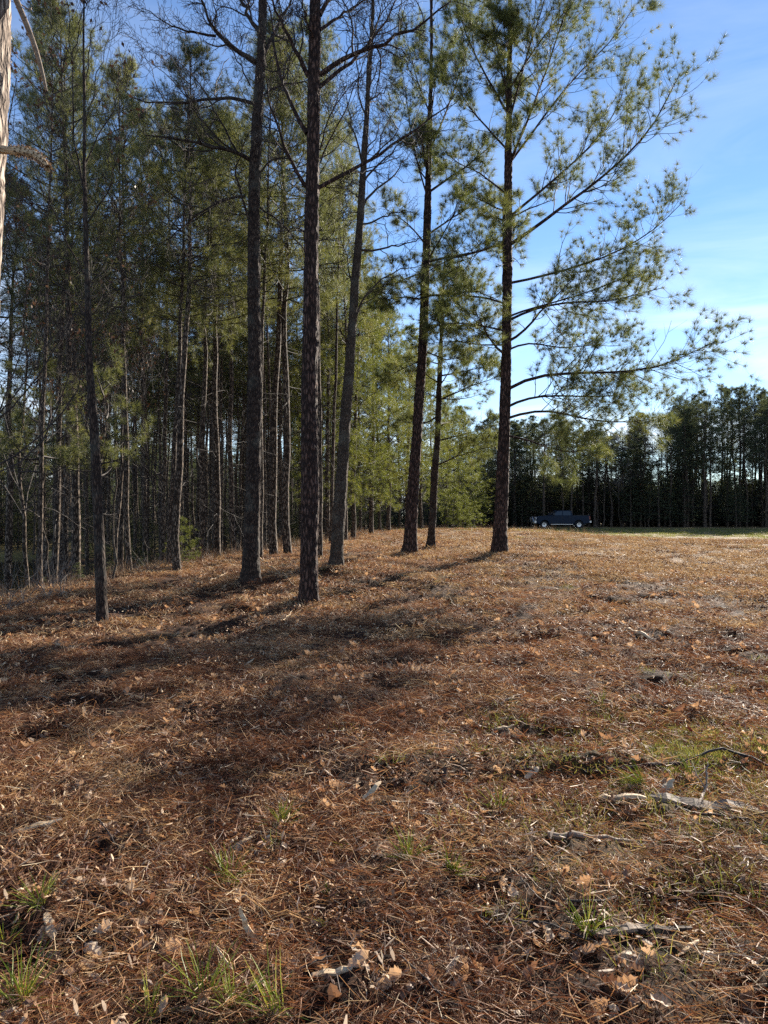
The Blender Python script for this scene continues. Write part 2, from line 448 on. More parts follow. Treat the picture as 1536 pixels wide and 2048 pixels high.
def ground_mat():
    m, N, L, out = new_mat('ground')
    tc = N.new("ShaderNodeTexCoord")
    def noise(s, det=6, ro=0.6):
        n = N.new("ShaderNodeTexNoise"); n.inputs["Scale"].default_value = s; n.inputs["Detail"].default_value = det; n.inputs["Roughness"].default_value = ro
        L.new(tc.outputs["Object"], n.inputs["Vector"]); return n
    n1 = noise(38, 8, 0.72); n2 = noise(3.2, 6); n3 = noise(0.35, 4)
    r1 = ramp(N, [(0.38, (0.010, 0.006, 0.004)), (0.5, (0.045, 0.021, 0.012)), (0.6, (0.16, 0.078, 0.038)), (0.74, (0.38, 0.24, 0.13))])  # near-black stops put shade into the colour of gaps between litter clumps
    L.new(n1.outputs[0], r1.inputs[0])
    r2 = ramp(N, [(0.35, (0.55, 0.5, 0.48)), (0.65, (1.1, 1.05, 1.0))]); L.new(n2.outputs[0], r2.inputs[0])
    mu = N.new("ShaderNodeMixRGB"); mu.blend_type = 'MULTIPLY'; mu.inputs[0].default_value = 1
    L.new(r1.outputs[0], mu.inputs[1]); L.new(r2.outputs[0], mu.inputs[2])
    # far field: short green and tan grass, from the painted 'zone' attribute (r = grass)
    za = N.new("ShaderNodeAttribute"); za.attribute_name = "col"
    zs = N.new("ShaderNodeSeparateColor"); L.new(za.outputs[0], zs.inputs[0])
    rg = ramp(N, [(0.38, (0.05, 0.042, 0.014)), (0.5, (0.20, 0.155, 0.05)), (0.7, (0.36, 0.27, 0.11))]); L.new(n1.outputs[0], rg.inputs[0])
    mg = N.new("ShaderNodeMixRGB"); L.new(zs.outputs[0], mg.inputs[0]); L.new(mu.outputs[0], mg.inputs[1]); L.new(rg.outputs[0], mg.inputs[2])
    rt = ramp(N, [(0.42, (0.03, 0.016, 0.009)), (0.5, (0.20, 0.115, 0.055)), (0.62, (0.55, 0.38, 0.20))]); L.new(n1.outputs[0], rt.inputs[0])
    mt = N.new("ShaderNodeMixRGB"); L.new(zs.outputs[1], mt.inputs[0]); L.new(mg.outputs[0], mt.inputs[1]); L.new(rt.outputs[0], mt.inputs[2])
    p = principled(N, 0.9, 0.15); L.new(mt.outputs[0], p.inputs["Base Color"])
    b = N.new("ShaderNodeBump"); b.inputs["Strength"].default_value = 0.9; b.inputs["Distance"].default_value = 0.05
    L.new(n1.outputs[0], b.inputs["Height"]); L.new(b.outputs[0], p.inputs["Normal"])
    L.new(p.outputs[0], out.inputs[0]); return m
M['ground'] = ground_mat()

# ------------------------------------------------------------------ ground sheet
MOUNDS += [(x, y, r, h) for x, y, r, h in [(-1.2, 12, .5, .08), (-3.94, 10.5, .3, .03), (-2.5, 14, .75, .10), (-1.0, 15.5, .6, .06), (0.66, 19, .6, .07), (1.38, 22, .4, .05), (2.78, 18, .8, .13)]]
def axis(fine0, fine1, step, lo, hi, g):
    a = list(np.arange(fine0, fine1, step)); s = step; v = a[-1]
    while v < hi: s *= g; v += s; a.append(v)
    s = step; v = a[0]; pre = []
    while v > lo: s *= g; v -= s; pre.append(v)
    return np.array(pre[::-1] + a)
GX = axis(-2.6, 2.6, 0.024, -260, 260, 1.022)
GY = axis(1.6, 6.5, 0.024, -60, 420, 1.0135)
gx, gy = np.meshgrid(GX, GY)
gz = ground(gx, gy)
b = MB()
idx = np.arange(gx.size).reshape(gx.shape)
Q = np.stack([idx[:-1, :-1], idx[:-1, 1:], idx[1:, 1:], idx[1:, :-1]], -1).reshape(-1, 4)
grassy = smooth((gy - 40) / 14 + 0.25 * noise3(gx * 0.2, gy * 0.2, 1)) * 0.8
grassy = grassy + 0.6 * smooth((noise3(gx * 0.22, gy * 0.5, 4) - 0.2) / 0.5) * smooth((gy - 26) / 8)
grassy = np.maximum(grassy, 0.75 * np.exp(-((gx - 2.6) / 1.5) ** 2 - ((gy - 4.2) / 1.2) ** 2))
tan = smooth((gy - 9) / 16) * smooth((gx + 1 + 0.15 * gy) / 6) * 0.85 * (1 - 0.6 * np.clip(grassy, 0, 1))
zc = np.stack([np.clip(grassy, 0, 1).ravel(), tan.ravel(), 0 * tan.ravel()], 1)
b.add(np.stack([gx, gy, gz], -1).reshape(-1, 3), Q=Q, col=zc)
g_ob = obj('ground', b.mesh('ground', [M['ground']], True)); tag(g_ob, kind='structure')
del gx, gy, gz, Q, zc

m, N, L, out = new_mat('pond_water')
p = principled(N, 0.06, 0.5); p.inputs["Base Color"].default_value = (0.012, 0.016, 0.014, 1)
nn = N.new("ShaderNodeTexNoise"); nn.inputs["Scale"].default_value = 1.5
bb = N.new("ShaderNodeBump"); bb.inputs["Strength"].default_value = 0.12; L.new(nn.outputs[0], bb.inputs["Height"]); L.new(bb.outputs[0], p.inputs["Normal"])
L.new(p.outputs[0], out.inputs[0])
b = MB(); b.add([(-85, -25, WATER_Z), (-7.5, -25, WATER_Z), (-7.5, 66, WATER_Z), (-85, 66, WATER_Z)], Q=[(0, 1, 2, 3)])
tag(obj('pond_water', b.mesh('pond_water', [m])), kind='structure')

# ------------------------------------------------------------------ litter (stuff): clump variants inside one mesh, scattered by geometry nodes
def scatter_object(name, variants, pts, rot, scl, pick, mat_list):
    """variants: list of (V,Q,T,col,mat). One object whose own mesh holds the clumps and the points."""
    b = MB(); var = []
    for k, parts in enumerate(variants):
        for (V, Q, T, col, mi) in parts:
            b.add(V, Q, T, mi, col); var.append(np.full(len(V), k))
    nclump = b.n
    b.add(pts); var.append(np.full(len(pts), -1))
    me = b.mesh(name, mat_list)
    n = len(me.vertices)
    def attr(nm, typ, data, key):
        a = me.attributes.new(nm, typ, 'POINT'); a.data.foreach_set(key, data)
    attr('var', 'INT', np.concatenate(var).astype(np.int32), 'value')
    pk = np.zeros(n, np.int32); pk[nclump:] = len(variants) - 1 - np.asarray(pick); attr('pick', 'INT', pk, 'value')
    ro = np.zeros((n, 3), np.float32); ro[nclump:] = rot; attr('rot', 'FLOAT_VECTOR', ro.ravel(), 'vector')
    sc = np.ones((n, 3), np.float32); sc[nclump:] = scl; attr('scl', 'FLOAT_VECTOR', sc.ravel(), 'vector')
    o = obj(name, me)
    ng = bpy.data.node_groups.new(name, 'GeometryNodeTree')
    ng.interface.new_socket("Geometry", in_out='INPUT', socket_type='NodeSocketGeometry')
    ng.interface.new_socket("Geometry", in_out='OUTPUT', socket_type='NodeSocketGeometry')
    N, L = ng.nodes, ng.links
    gi, go = N.new("NodeGroupInput"), N.new("NodeGroupOutput")
    def na(nm, typ):
        a = N.new("GeometryNodeInputNamedAttribute"); a.data_type = typ; a.inputs["Name"].default_value = nm; return a.outputs[0]
    vv = na('var', 'INT')
    def sel(k):
        c = N.new("FunctionNodeCompare"); c.data_type = 'INT'; c.operation = 'EQUAL'; L.new(vv, c.inputs[2]); c.inputs[3].default_value = k
        s = N.new("GeometryNodeSeparateGeometry"); s.domain = 'POINT'; L.new(gi.outputs[0], s.inputs[0]); L.new(c.outputs[0], s.inputs[1]); return s.outputs[0]
    jn = N.new("GeometryNodeJoinGeometry")
    for k in range(len(variants)):
        gti = N.new("GeometryNodeGeometryToInstance"); L.new(sel(k), gti.inputs[0]); L.new(gti.outputs[0], jn.inputs[0])
    ip = N.new("GeometryNodeInstanceOnPoints")
    L.new(sel(-1), ip.inputs["Points"]); L.new(jn.outputs[0], ip.inputs["Instance"])
    ip.inputs["Pick Instance"].default_value = True
    L.new(na('pick', 'INT'), ip.inputs["Instance Index"]); L.new(na('rot', 'FLOAT_VECTOR'), ip.inputs["Rotation"]); L.new(na('scl', 'FLOAT_VECTOR'), ip.inputs["Scale"])
    L.new(ip.outputs[0], go.inputs[0])
    md = o.modifiers.new("scatter", 'NODES'); md.node_group = ng
    tag(o, kind='stuff')
    return o

def needle_clump(r, n, rad, lmin, lmax, w, hgt, tilt, lo=0.0, hi=1.0):
    """bent three-point needles lying about: each a strip of two quads"""
    a = r.uniform(0, 2 * math.pi, n); q = rad * np.sqrt(r.uniform(0, 1, n))
    c = np.stack([q * np.cos(a), q * np.sin(a), r.uniform(0, hgt, n)], 1)
    th = r.uniform(0, 2 * math.pi, n) * 0.5 + r.choice([0, math.pi], n); th += r.uniform(0, 6.28)
    el = r.normal(0, tilt, n)
    d = np.stack([np.cos(th) * np.cos(el), np.sin(th) * np.cos(el), np.sin(el)], 1)
    Ln = r.uniform(lmin, lmax, n)[:, None]
    side = unit(np.cross(d, rand_unit(n, r))) * w * 0.5
    bendv = unit(np.cross(d, rand_unit(n, r))) * Ln * r.uniform(0.02, 0.16, (n, 1))
    p0 = c - d * Ln / 2; p1 = c + bendv; p2 = c + d * Ln / 2
    V = np.stack([p0 - side, p0 + side, p1 - side, p1 + side, p2], 1)
    i = (np.arange(n) * 5)[:, None]
    Q = i + np.array([[0, 1, 3, 2]]); T = i + np.array([[2, 3, 4]])
    h = np.repeat(lo + (hi - lo) * r.beta(1.0, 1.15, n), 5)
    col = np.stack([h, h * 0, h * 0], 1)
    return (V.reshape(-1, 3), Q, T, col, 0)

LEAF2D = np.array([(0, -.5), (.03, -.38), (.14, -.30), (.11, -.20), (.24, -.10), (.17, 0), (.28, .12), (.19, .22), (.20, .34), (.10, .40), (0, .5)])
def leaf_geo(r, size, curl):
    """a lobed oak leaf, 20 triangles either side of the midrib, curled"""
    left = LEAF2D.copy(); right = LEAF2D.copy()[::-1]; right[:, 0] *= -1
    n = len(LEAF2D)
    mid = np.stack([np.zeros(n), LEAF2D[:, 1]], 1)
    P = np.concatenate([mid, left * (1, 1), LEAF2D * (-1, 1)])
    asp = r.uniform(0.8, 1.25)
    x = P[:, 0] * asp * size; y = P[:, 1] * size
    z = curl * (x ** 2) / size * r.uniform(1.5, 5) + curl * (y ** 2) / size * r.uniform(-1.5, 2.2) + 0.04 * size * np.sin(y * 40 / size * 0.3 + r.uniform(0, 6))
    V = np.stack([x, y, z], 1)
    Q = [(i, i + 1, n + i + 1, n + i) for i in range(n - 1)] + [(i + 1, i, 2 * n + i, 2 * n + i + 1) for i in range(n - 1)]
    return V, np.array(Q)

def rotm(ax, ay, az):
    cx, sx, cy_, sy, cz, sz = math.cos(ax), math.sin(ax), math.cos(ay), math.sin(ay), math.cos(az), math.sin(az)
    return np.array([[cz, -sz, 0], [sz, cz, 0], [0, 0, 1]]) @ np.array([[cy_, 0, sy], [0, 1, 0], [-sy, 0, cy_]]) @ np.array([[1, 0, 0], [0, cx, -sx], [0, sx, cx]])

def leaf_clump(r, n, rad, smin, smax):
    Vs, Qs, Cs, o = [], [], [], 0
    for i in range(n):
        V, Q = leaf_geo(r, r.uniform(smin, smax), r.choice([-1, 1]) * r.uniform(.5, 1.4))
        V = V @ rotm(r.normal(0, .45), r.normal(0, .45), r.uniform(0, 6.28)).T
        a, q = r.uniform(0, 6.28), rad * math.sqrt(r.uniform())
        V = V + (q * math.cos(a), q * math.sin(a), r.uniform(.012, .035))
        Vs.append(V); Qs.append(Q + o); o += len(V); h = r.uniform(0, 1); Cs.append(np.full((len(V), 3), h))
    return (np.concatenate(Vs), np.concatenate(Qs), None, np.concatenate(Cs), 1)

def chip_geo(r, L, w, t, n=5):
    """splintered piece of wood: ragged-ended tapered slab, closed"""
    xs = np.linspace(-.5, .5, n) * L
    V = []
    for i, x in enumerate(xs):
        e = 1 - 0.75 * abs(2 * i / (n - 1) - 1) ** 3 * r.uniform(.6, 1)
        ww = w * .5 * e * r.uniform(.8, 1.15); tt = t * .5 * e * r.uniform(.7, 1.2)
        dy, dz = r.normal(0, w * .09), r.normal(0, t * .2)
        for (sy, sz) in ((-1, -.8), (1, -1), (.85, 1), (-.9, .7)):
            V.append((x + r.normal(0, L * .015), sy * ww + dy, sz * tt + dz))
    Q = []
    for i in range(n - 1):
        for k in range(4):
            a, b_ = i * 4 + k, i * 4 + (k + 1) % 4
            Q.append((a, b_, b_ + 4, a + 4))
    Q += [(3, 2, 1, 0), (4 * n - 4, 4 * n - 3, 4 * n - 2, 4 * n - 1)]
    return np.array(V), np.array(Q)

def chip_clump(r, n, rad):
    Vs, Qs, Cs, o = [], [], [], 0
    for i in range(n):
        V, Q = chip_geo(r, r.uniform(.02, .08), r.uniform(.004, .014), .004, 3)
        V = V @ rotm(0, r.normal(0, .4), r.uniform(0, 6.28)).T
        a, q = r.uniform(0, 6.28), rad * math.sqrt(r.uniform())
        Vs.append(V + (q * math.cos(a), q * math.sin(a), r.uniform(.01, .04))); Qs.append(Q + o); o += len(V); Cs.append(np.full((len(V), 3), r.uniform(.55, 1)))
    return (np.concatenate(Vs), np.concatenate(Qs), None, np.concatenate(Cs), 1)

rs = np.random.default_rng(77)
variants = [[needle_clump(rs, 150, .24, .08, .19, .0022, .03, .30, a, b_)] for a, b_ in ((0, .62), (.0, .70), (.08, .82), (.12, .95), (.3, 1), (.1, 1))]
variants += [[leaf_clump(rs, 6, .22, .05, .10), needle_clump(rs, 60, .24, .08, .17, .0022, .03, .4)], [leaf_clump(rs, 4, .24, .04, .085), chip_clump(rs, 8, .2)], [chip_clump(rs, 14, .25), needle_clump(rs, 40, .24, .08, .17, .0022, .035, .5)]]
variants += [[needle_clump(rs, 120, .26, .05, .13, .0042, .045, .42, .1, 1)[:4] + (2,)], [needle_clump(rs, 110, .28, .05, .13, .0048, .05, .5, .1, 1)[:4] + (2,)]]
variants[4] = [variants[4][0][:4] + (2,)]
def mulch_clump(r, n, rad):
    Vs, Qs, Cs, o = [], [], [], 0
    for i in range(n):
        V, Q = chip_geo(r, r.uniform(.015, .05), r.uniform(.005, .016), r.uniform(.005, .014), 3)
        V = V @ rotm(r.normal(0, .6), r.normal(0, .5), r.uniform(0, 6.28)).T
        a, q = r.uniform(0, 6.28), rad * math.sqrt(r.uniform())
        Vs.append(V + (q * math.cos(a), q * math.sin(a), r.uniform(.0, .04))); Qs.append(Q + o); o += len(V); Cs.append(np.full((len(V), 3), r.beta(1.0, 1.1)))
    return (np.concatenate(Vs), np.concatenate(Qs), None, np.concatenate(Cs), 0)
variants += [[mulch_clump(rs, 46, .26), needle_clump(rs, 60, .26, .06, .16, .003, .05, .5)], [mulch_clump(rs, 60, .3)]]
def scatter_band(d0, d1, dens, hw=0.56):
    n = int((d1 * d1 - d0 * d0) * hw * dens)
    d = np.sqrt(rs.uniform(d0 * d0, d1 * d1, n)); x = rs.uniform(-hw, hw, n) * d
    return x, d
X, Y, S, PK = [], [], [], []
for d0, d1, dens, s0, s1, kind in ((1.8, 4.5, 85, .65, 1.1, 0), (4.5, 9, 48, .8, 1.2, 0), (9, 20, 17, .9, 1.4, 1), (20, 46, 5.5, 1.0, 1.7, 1)):
    x, y = scatter_band(d0, d1, dens)
    n = len(x)
    hol = noise3(x * 1.6 + 31, y * 2.6 + 5, 8.8)
    z1 = noise3(x * 1.1, y * 1.1, 2.2) + rs.normal(0, .35, n)
    if kind == 0:
        pk = np.where(z1 < -.3, rs.integers(0, 2, n), np.where(z1 < .3, rs.integers(1, 4, n), rs.integers(2, 6, n)))
        u = rs.uniform(0, 1, n)
        pk = np.where(u < .12, 6, pk); pk = np.where((u > .12) & (u < .19), 7, pk); pk = np.where((u > .19) & (u < .29), 8, pk); pk = np.where((u > .29) & (u < .42) & (y > 2.8), 11, pk)
    else:
        pk = np.where(rs.uniform(0, 1, n) < np.clip((x + 2) / 10, .1, .85) * smooth((y - 8 + 3 * z1) / 11), rs.choice([4, 9, 10, 9, 10, 12], n), rs.choice([2, 3, 9, 5, 11, 12, 3, 6], n))
    keep = np.interp(y, EDGE_Y, EDGE_X) - x < 2.0
    keep &= rs.uniform(0, 1, n) > 0.45 * smooth(hol / .6)
    X.append(x[keep]); Y.append(y[keep]); S.append(rs.uniform(s0, s1, n)[keep]); PK.append(pk[keep])
for mx, my, mr, mh in MOUNDS:                                   # litter heaped round the feet of the trees
    q = rs.uniform(.1, 1.5, 26) * mr; a = rs.uniform(0, 6.28, 26)
    X.append(mx + q * np.cos(a)); Y.append(my + q * np.sin(a)); S.append(rs.uniform(.6, 1.1, 26)); PK.append(rs.choice([0, 1, 11, 12, 9, 6], 26))
X, Y, S, PK = map(np.concatenate, (X, Y, S, PK))
Z = ground(X, Y) + rs.uniform(-.012, .012, len(X))
rot = np.stack([rs.normal(0, .09, len(X)), rs.normal(0, .09, len(X)), rs.uniform(0, 6.28, len(X))], 1)
pl = scatter_object('pine_straw_litter', variants, np.stack([X, Y, Z], 1), rot, np.stack([S, S, S * rs.uniform(.7, 1.4, len(S))], 1), PK, [M['straw'], M['dead_leaf'], M['hay']])

def blade_clump(r, n, rad, h0, h1, w, lean, lo=0, hi=1):
    a = r.uniform(0, 6.28, n); q = rad * np.sqrt(r.uniform(0, 1, n))
    p0 = np.stack([q * np.cos(a), q * np.sin(a), np.full(n, -.01)], 1)
    th = r.uniform(0, 6.28, n); le = np.abs(r.normal(0, lean, n))
    d = np.stack([np.cos(th) * np.sin(le), np.sin(th) * np.sin(le), np.cos(le)], 1)
    H = r.uniform(h0, h1, (n, 1)); s = unit(np.cross(d, rand_unit(n, r))) * w / 2
    p1 = p0 + d * H * .55; d2 = unit(d + np.stack([np.cos(th), np.sin(th), -0.5 * np.ones(n)], 1) * r.uniform(.1, .8, (n, 1)))
    p2 = p1 + d2 * H * .45
    V = np.stack([p0 - s, p0 + s, p1 - s * .7, p1 + s * .7, p2], 1)
    i = (np.arange(n) * 5)[:, None]
    h = np.repeat(lo + (hi - lo) * r.uniform(0, 1, n), 5)
    return (V.reshape(-1, 3), i + np.array([[0, 1, 3, 2]]), i + np.array([[2, 3, 4]]), np.stack([h, h, h], 1), 0)
gv = [[blade_clump(rs, 60, .14, .03, .09, .0028, .7)], [blade_clump(rs, 45, .12, .04, .11, .003, .8, .2, 1)], [blade_clump(rs, 70, .2, .03, .07, .004, .9, .4, 1)], [blade_clump(rs, 60, .25, .04, .10, .008, .6, .1, .8)]]
X, Y, S, PK = [], [], [], []
n = 1700
x = rs.normal(2.9, 1.1, n); y = rs.normal(4.5, 1.0, n); k = (y > 2.2) & (noise3(x * 1.4, y * 1.4, 7) + rs.normal(0, .3, n) > -.05)
X.append(x[k]); Y.append(y[k]); S.append(rs.uniform(.6, 1.3, k.sum())); PK.append(rs.integers(0, 3, k.sum()))
x, y = scatter_band(2.2, 16, 3.0); k = noise3(x * .7, y * .7, 17) > .32
X.append(x[k]); Y.append(y[k]); S.append(rs.uniform(.5, 1.1, k.sum())); PK.append(rs.integers(0, 3, k.sum()))
x, y = scatter_band(24, 75, 1.9); k = (noise3(x * .15, y * .3, 5) + (y - 40) / 16 > .15) & (x > np.interp(y, EDGE_Y, EDGE_X))
X.append(x[k]); Y.append(y[k]); S.append(rs.uniform(.9, 1.8, k.sum())); PK.append(np.full(k.sum(), 3))
X, Y, S, PK = map(np.concatenate, (X, Y, S, PK))
rot = np.stack([0 * X, 0 * X, rs.uniform(0, 6.28, len(X))], 1)
scatter_object('grass', gv, np.stack([X, Y, ground(X, Y)], 1), rot, np.stack([S, S, S], 1), PK, [M['grass']])

# dry weeds and twigs along the brow of the bank
wv = [[blade_clump(rs, 30, .16, .12, .38, .005, .5)], [blade_clump(rs, 22, .12, .2, .6, .004, .35)]]
t = rs.uniform(8, 44, 420); x = np.interp(t, EDGE_Y, EDGE_X) - np.abs(rs.normal(0, 1.2, 420)) - .1; 
x2 = rs.uniform(-1, 22, 500); y2 = rs.uniform(50, 62, 500)
x3 = rs.normal(11, 3, 160); y3 = rs.normal(52, 3, 160)
X = np.concatenate([x, x2, x3]); Y = np.concatenate([t, y2, y3]); S = rs.uniform(.5, 1.3, len(X))
rot = np.stack([0 * X, 0 * X, rs.uniform(0, 6.28, len(X))], 1)
k = np.concatenate([np.ones(420, bool), x2 < np.interp(y2, EDGE_Y, EDGE_X) + 3, np.ones(160, bool)])
scatter_object('dry_weeds', wv, np.stack([X, Y, ground(X, Y)], 1)[k], rot[k], np.stack([S, S, S], 1)[k], rs.integers(0, 2, len(X))[k], [M['weed']])

# ------------------------------------------------------------------ tree builders
def resample(pts, n):
    pts = np.asarray(pts, float)
    s = np.concatenate([[0], np.cumsum(np.linalg.norm(np.diff(pts, axis=0), axis=1))])
    t = np.linspace(0, s[-1], n)
    out_ = np.stack([np.interp(t, s, pts[:, k]) for k in range(pts.shape[1])], 1)
    for _ in range(2):
        out_[1:-1] = out_[1:-1] * .5 + (out_[:-2] + out_[2:]) * .25
    return out_

def hero_trunk(path, d, seed, k=36, step=0.035, amp=0.010, flare=0.45):
    """path: (px, py, width px) from the base up; bark plates as relief"""
    P = np.array([[*W(px, py, d), w / F * d / 2] for px, py, w in path])
    P = np.concatenate([P[:1] + (0, 0, -.35, 0), P])
    n = int(np.ptp(P[:, 2]) / step)
    z = np.linspace(P[0, 2], P[-1, 2], n)
    C_ = np.stack([np.interp(z, P[:, 2], P[:, c]) for c in (0, 1, 3)], 1)
    ker = np.ones(15) / 15
    for c in range(3):
        pad = np.pad(C_[:, c], 7, mode='edge'); C_[:, c] = np.convolve(pad, ker, 'valid')
    zb = P[1, 2]
    a = np.arange(k) / k * 2 * math.pi
    A, Zz = np.meshgrid(a, z)
    r = C_[:, 2][:, None] * np.ones((1, k))
    fl = np.exp(-np.maximum(Zz - zb, 0) / .16)
    r = r * (1 + flare * fl * (0.55 + 0.45 * np.cos(A * 5 + seed)) * 0.6 + .1 * fl)
    r = r - amp * 1.1
    ca, sa = np.cos(A), np.sin(A)
    rr = 9.0
    pl_ = noise3(ca * rr * r * 3.2 + seed, sa * rr * r * 3.2, Zz * 7)
    pl2 = noise3(ca * rr * r * 8 + seed, sa * rr * r * 8 + 9, Zz * 16)
    r = r + amp * (1.3 - 2.2 * np.abs(pl_)) + amp * .5 * pl2 + 0.012 * noise3(ca * 1.2, sa * 1.2 + seed, Zz * 1.1)
    V = np.stack([C_[:, 0][:, None] + r * ca, C_[:, 1][:, None] + r * sa, Zz], -1)
    idx = np.arange(n * k).reshape(n, k); nx = np.roll(idx, -1, 1)
    Q = np.stack([idx[:-1], nx[:-1], nx[1:], idx[1:]], -1).reshape(-1, 4)
    base = np.array([C_[0, 0], C_[0, 1], zb])
    return V.reshape(-1, 3) - base, Q, base, P

def limb_line(px_pts, d, ddepth, r0, n=11, wob=0.0, r=None):
    k = len(px_pts)
    P = np.array([W(x, y, d + ddepth * i / (k - 1)) for i, (x, y) in enumerate(px_pts)])
    P = resample(P, n)
    if wob: P[1:] += (r or rng).normal(0, wob, P[1:].shape) * np.linspace(.3, 1, n - 1)[:, None]
    return P, np.linspace(r0, r0 * .22, n)

def pine_twigs(P, R, seed, dens=1.0, L=.235, needles=58, w=.0046, t0=.22, len_k=.34, cap=1.0):
    """secondary and tertiary twigs of pine limbs and the needle tufts at their tips"""
    r = np.random.default_rng(seed)
    plen = np.linalg.norm(P[:, -1] - P[:, 0], axis=1)
    m2 = max(3, int(9 * dens))
    T2, R2 = spawn(P, R, m2, t0, 1.0, .85, lambda t, p: np.minimum(cap, (1.05 - .65 * t) * p * len_k + .12), 6, (0, 0, .5), .13, r, flat=.45, rk=.42)
    R2 = np.clip(R2, .0022, .012)
    T3, R3 = spawn(T2, R2, 3, .25, .98, .8, lambda t, p: .10 + p * .30, 4, (0, 0, .5), .12, r, flat=.2, rk=.6)
    R3 = np.clip(R3, .0016, .006)
    c = np.concatenate([T2[:, -1], T3[:, -1], T3[:, 2], T2[:, 4], P[:, -1]])
    dr = np.concatenate([unit(T2[:, -1] - T2[:, -2]), unit(T3[:, -1] - T3[:, -2]), unit(T3[:, 2] - T3[:, 1]), unit(T2[:, 4] - T2[:, 3]), unit(P[:, -1] - P[:, -2])])
    keep = (r.uniform(0, 1, len(c)) < .93) & (noise3(c[:, 0] * 1.7, c[:, 1] * 1.7, c[:, 2] * 2.2 + seed) > -.45)
    c, dr = c[keep], dr[keep]
    Ls = L * r.uniform(.6, 1.15, len(c))
    return (T2, R2, T3, R3), tuft_tris(c, dr, Ls, needles, w, r, .55, .2)

def wood_mb(b, sets, ks, mat=0):
    for (P, R), k in zip(sets, ks):
        if len(P):
            V, Q = tubes(P, R, k); b.add(V, Q, mat=mat)

def mat_shift(b, base):
    b.v = [v - base for v in b.v]

def bare_twigs(P, R, seed, m=(7, 5, 3), crook=.22, k1=.42, up=.35, leaves=None, rmin=.0016):
    r = np.random.default_rng(seed)
    A = spawn(P, R, m[0], .2, 1, .75, lambda t, p: (1.1 - .6 * t) * p * k1 + .1, 8, (0, 0, up), crook, r, rk=.5)
    B = spawn(A[0], A[1], m[1], .2, 1, .8, lambda t, p: (1.1 - .5 * t) * p * .45 + .05, 6, (0, 0, up), crook, r, rk=.55)
    C_ = spawn(B[0], B[1], m[2], .25, 1, .8, lambda t, p: p * .5 + .05, 4, (0, 0, up * .5), crook, r, rk=.6)
    return [(x[0], np.clip(x[1], rmin, .03)) for x in (A, B, C_)]

def leaf_quads(c, r, s0, s1):
    """small drooping dead leaves at points c"""
    n = len(c); L_ = r.uniform(s0, s1, (n, 1)); d = unit(rand_unit(n, r) + np.array([0, 0, -.8])); s = unit(np.cross(d, rand_unit(n, r)))
    V = np.stack([c, c + d * L_ * .45 + s * L_ * .28, c + d * L_, c + d * L_ * .45 - s * L_ * .28], 1).reshape(-1, 3)
    h = np.repeat(r.uniform(0, 1, n), 4)
    return V, np.arange(4 * n).reshape(-1, 4), np.stack([h, h, h], 1)

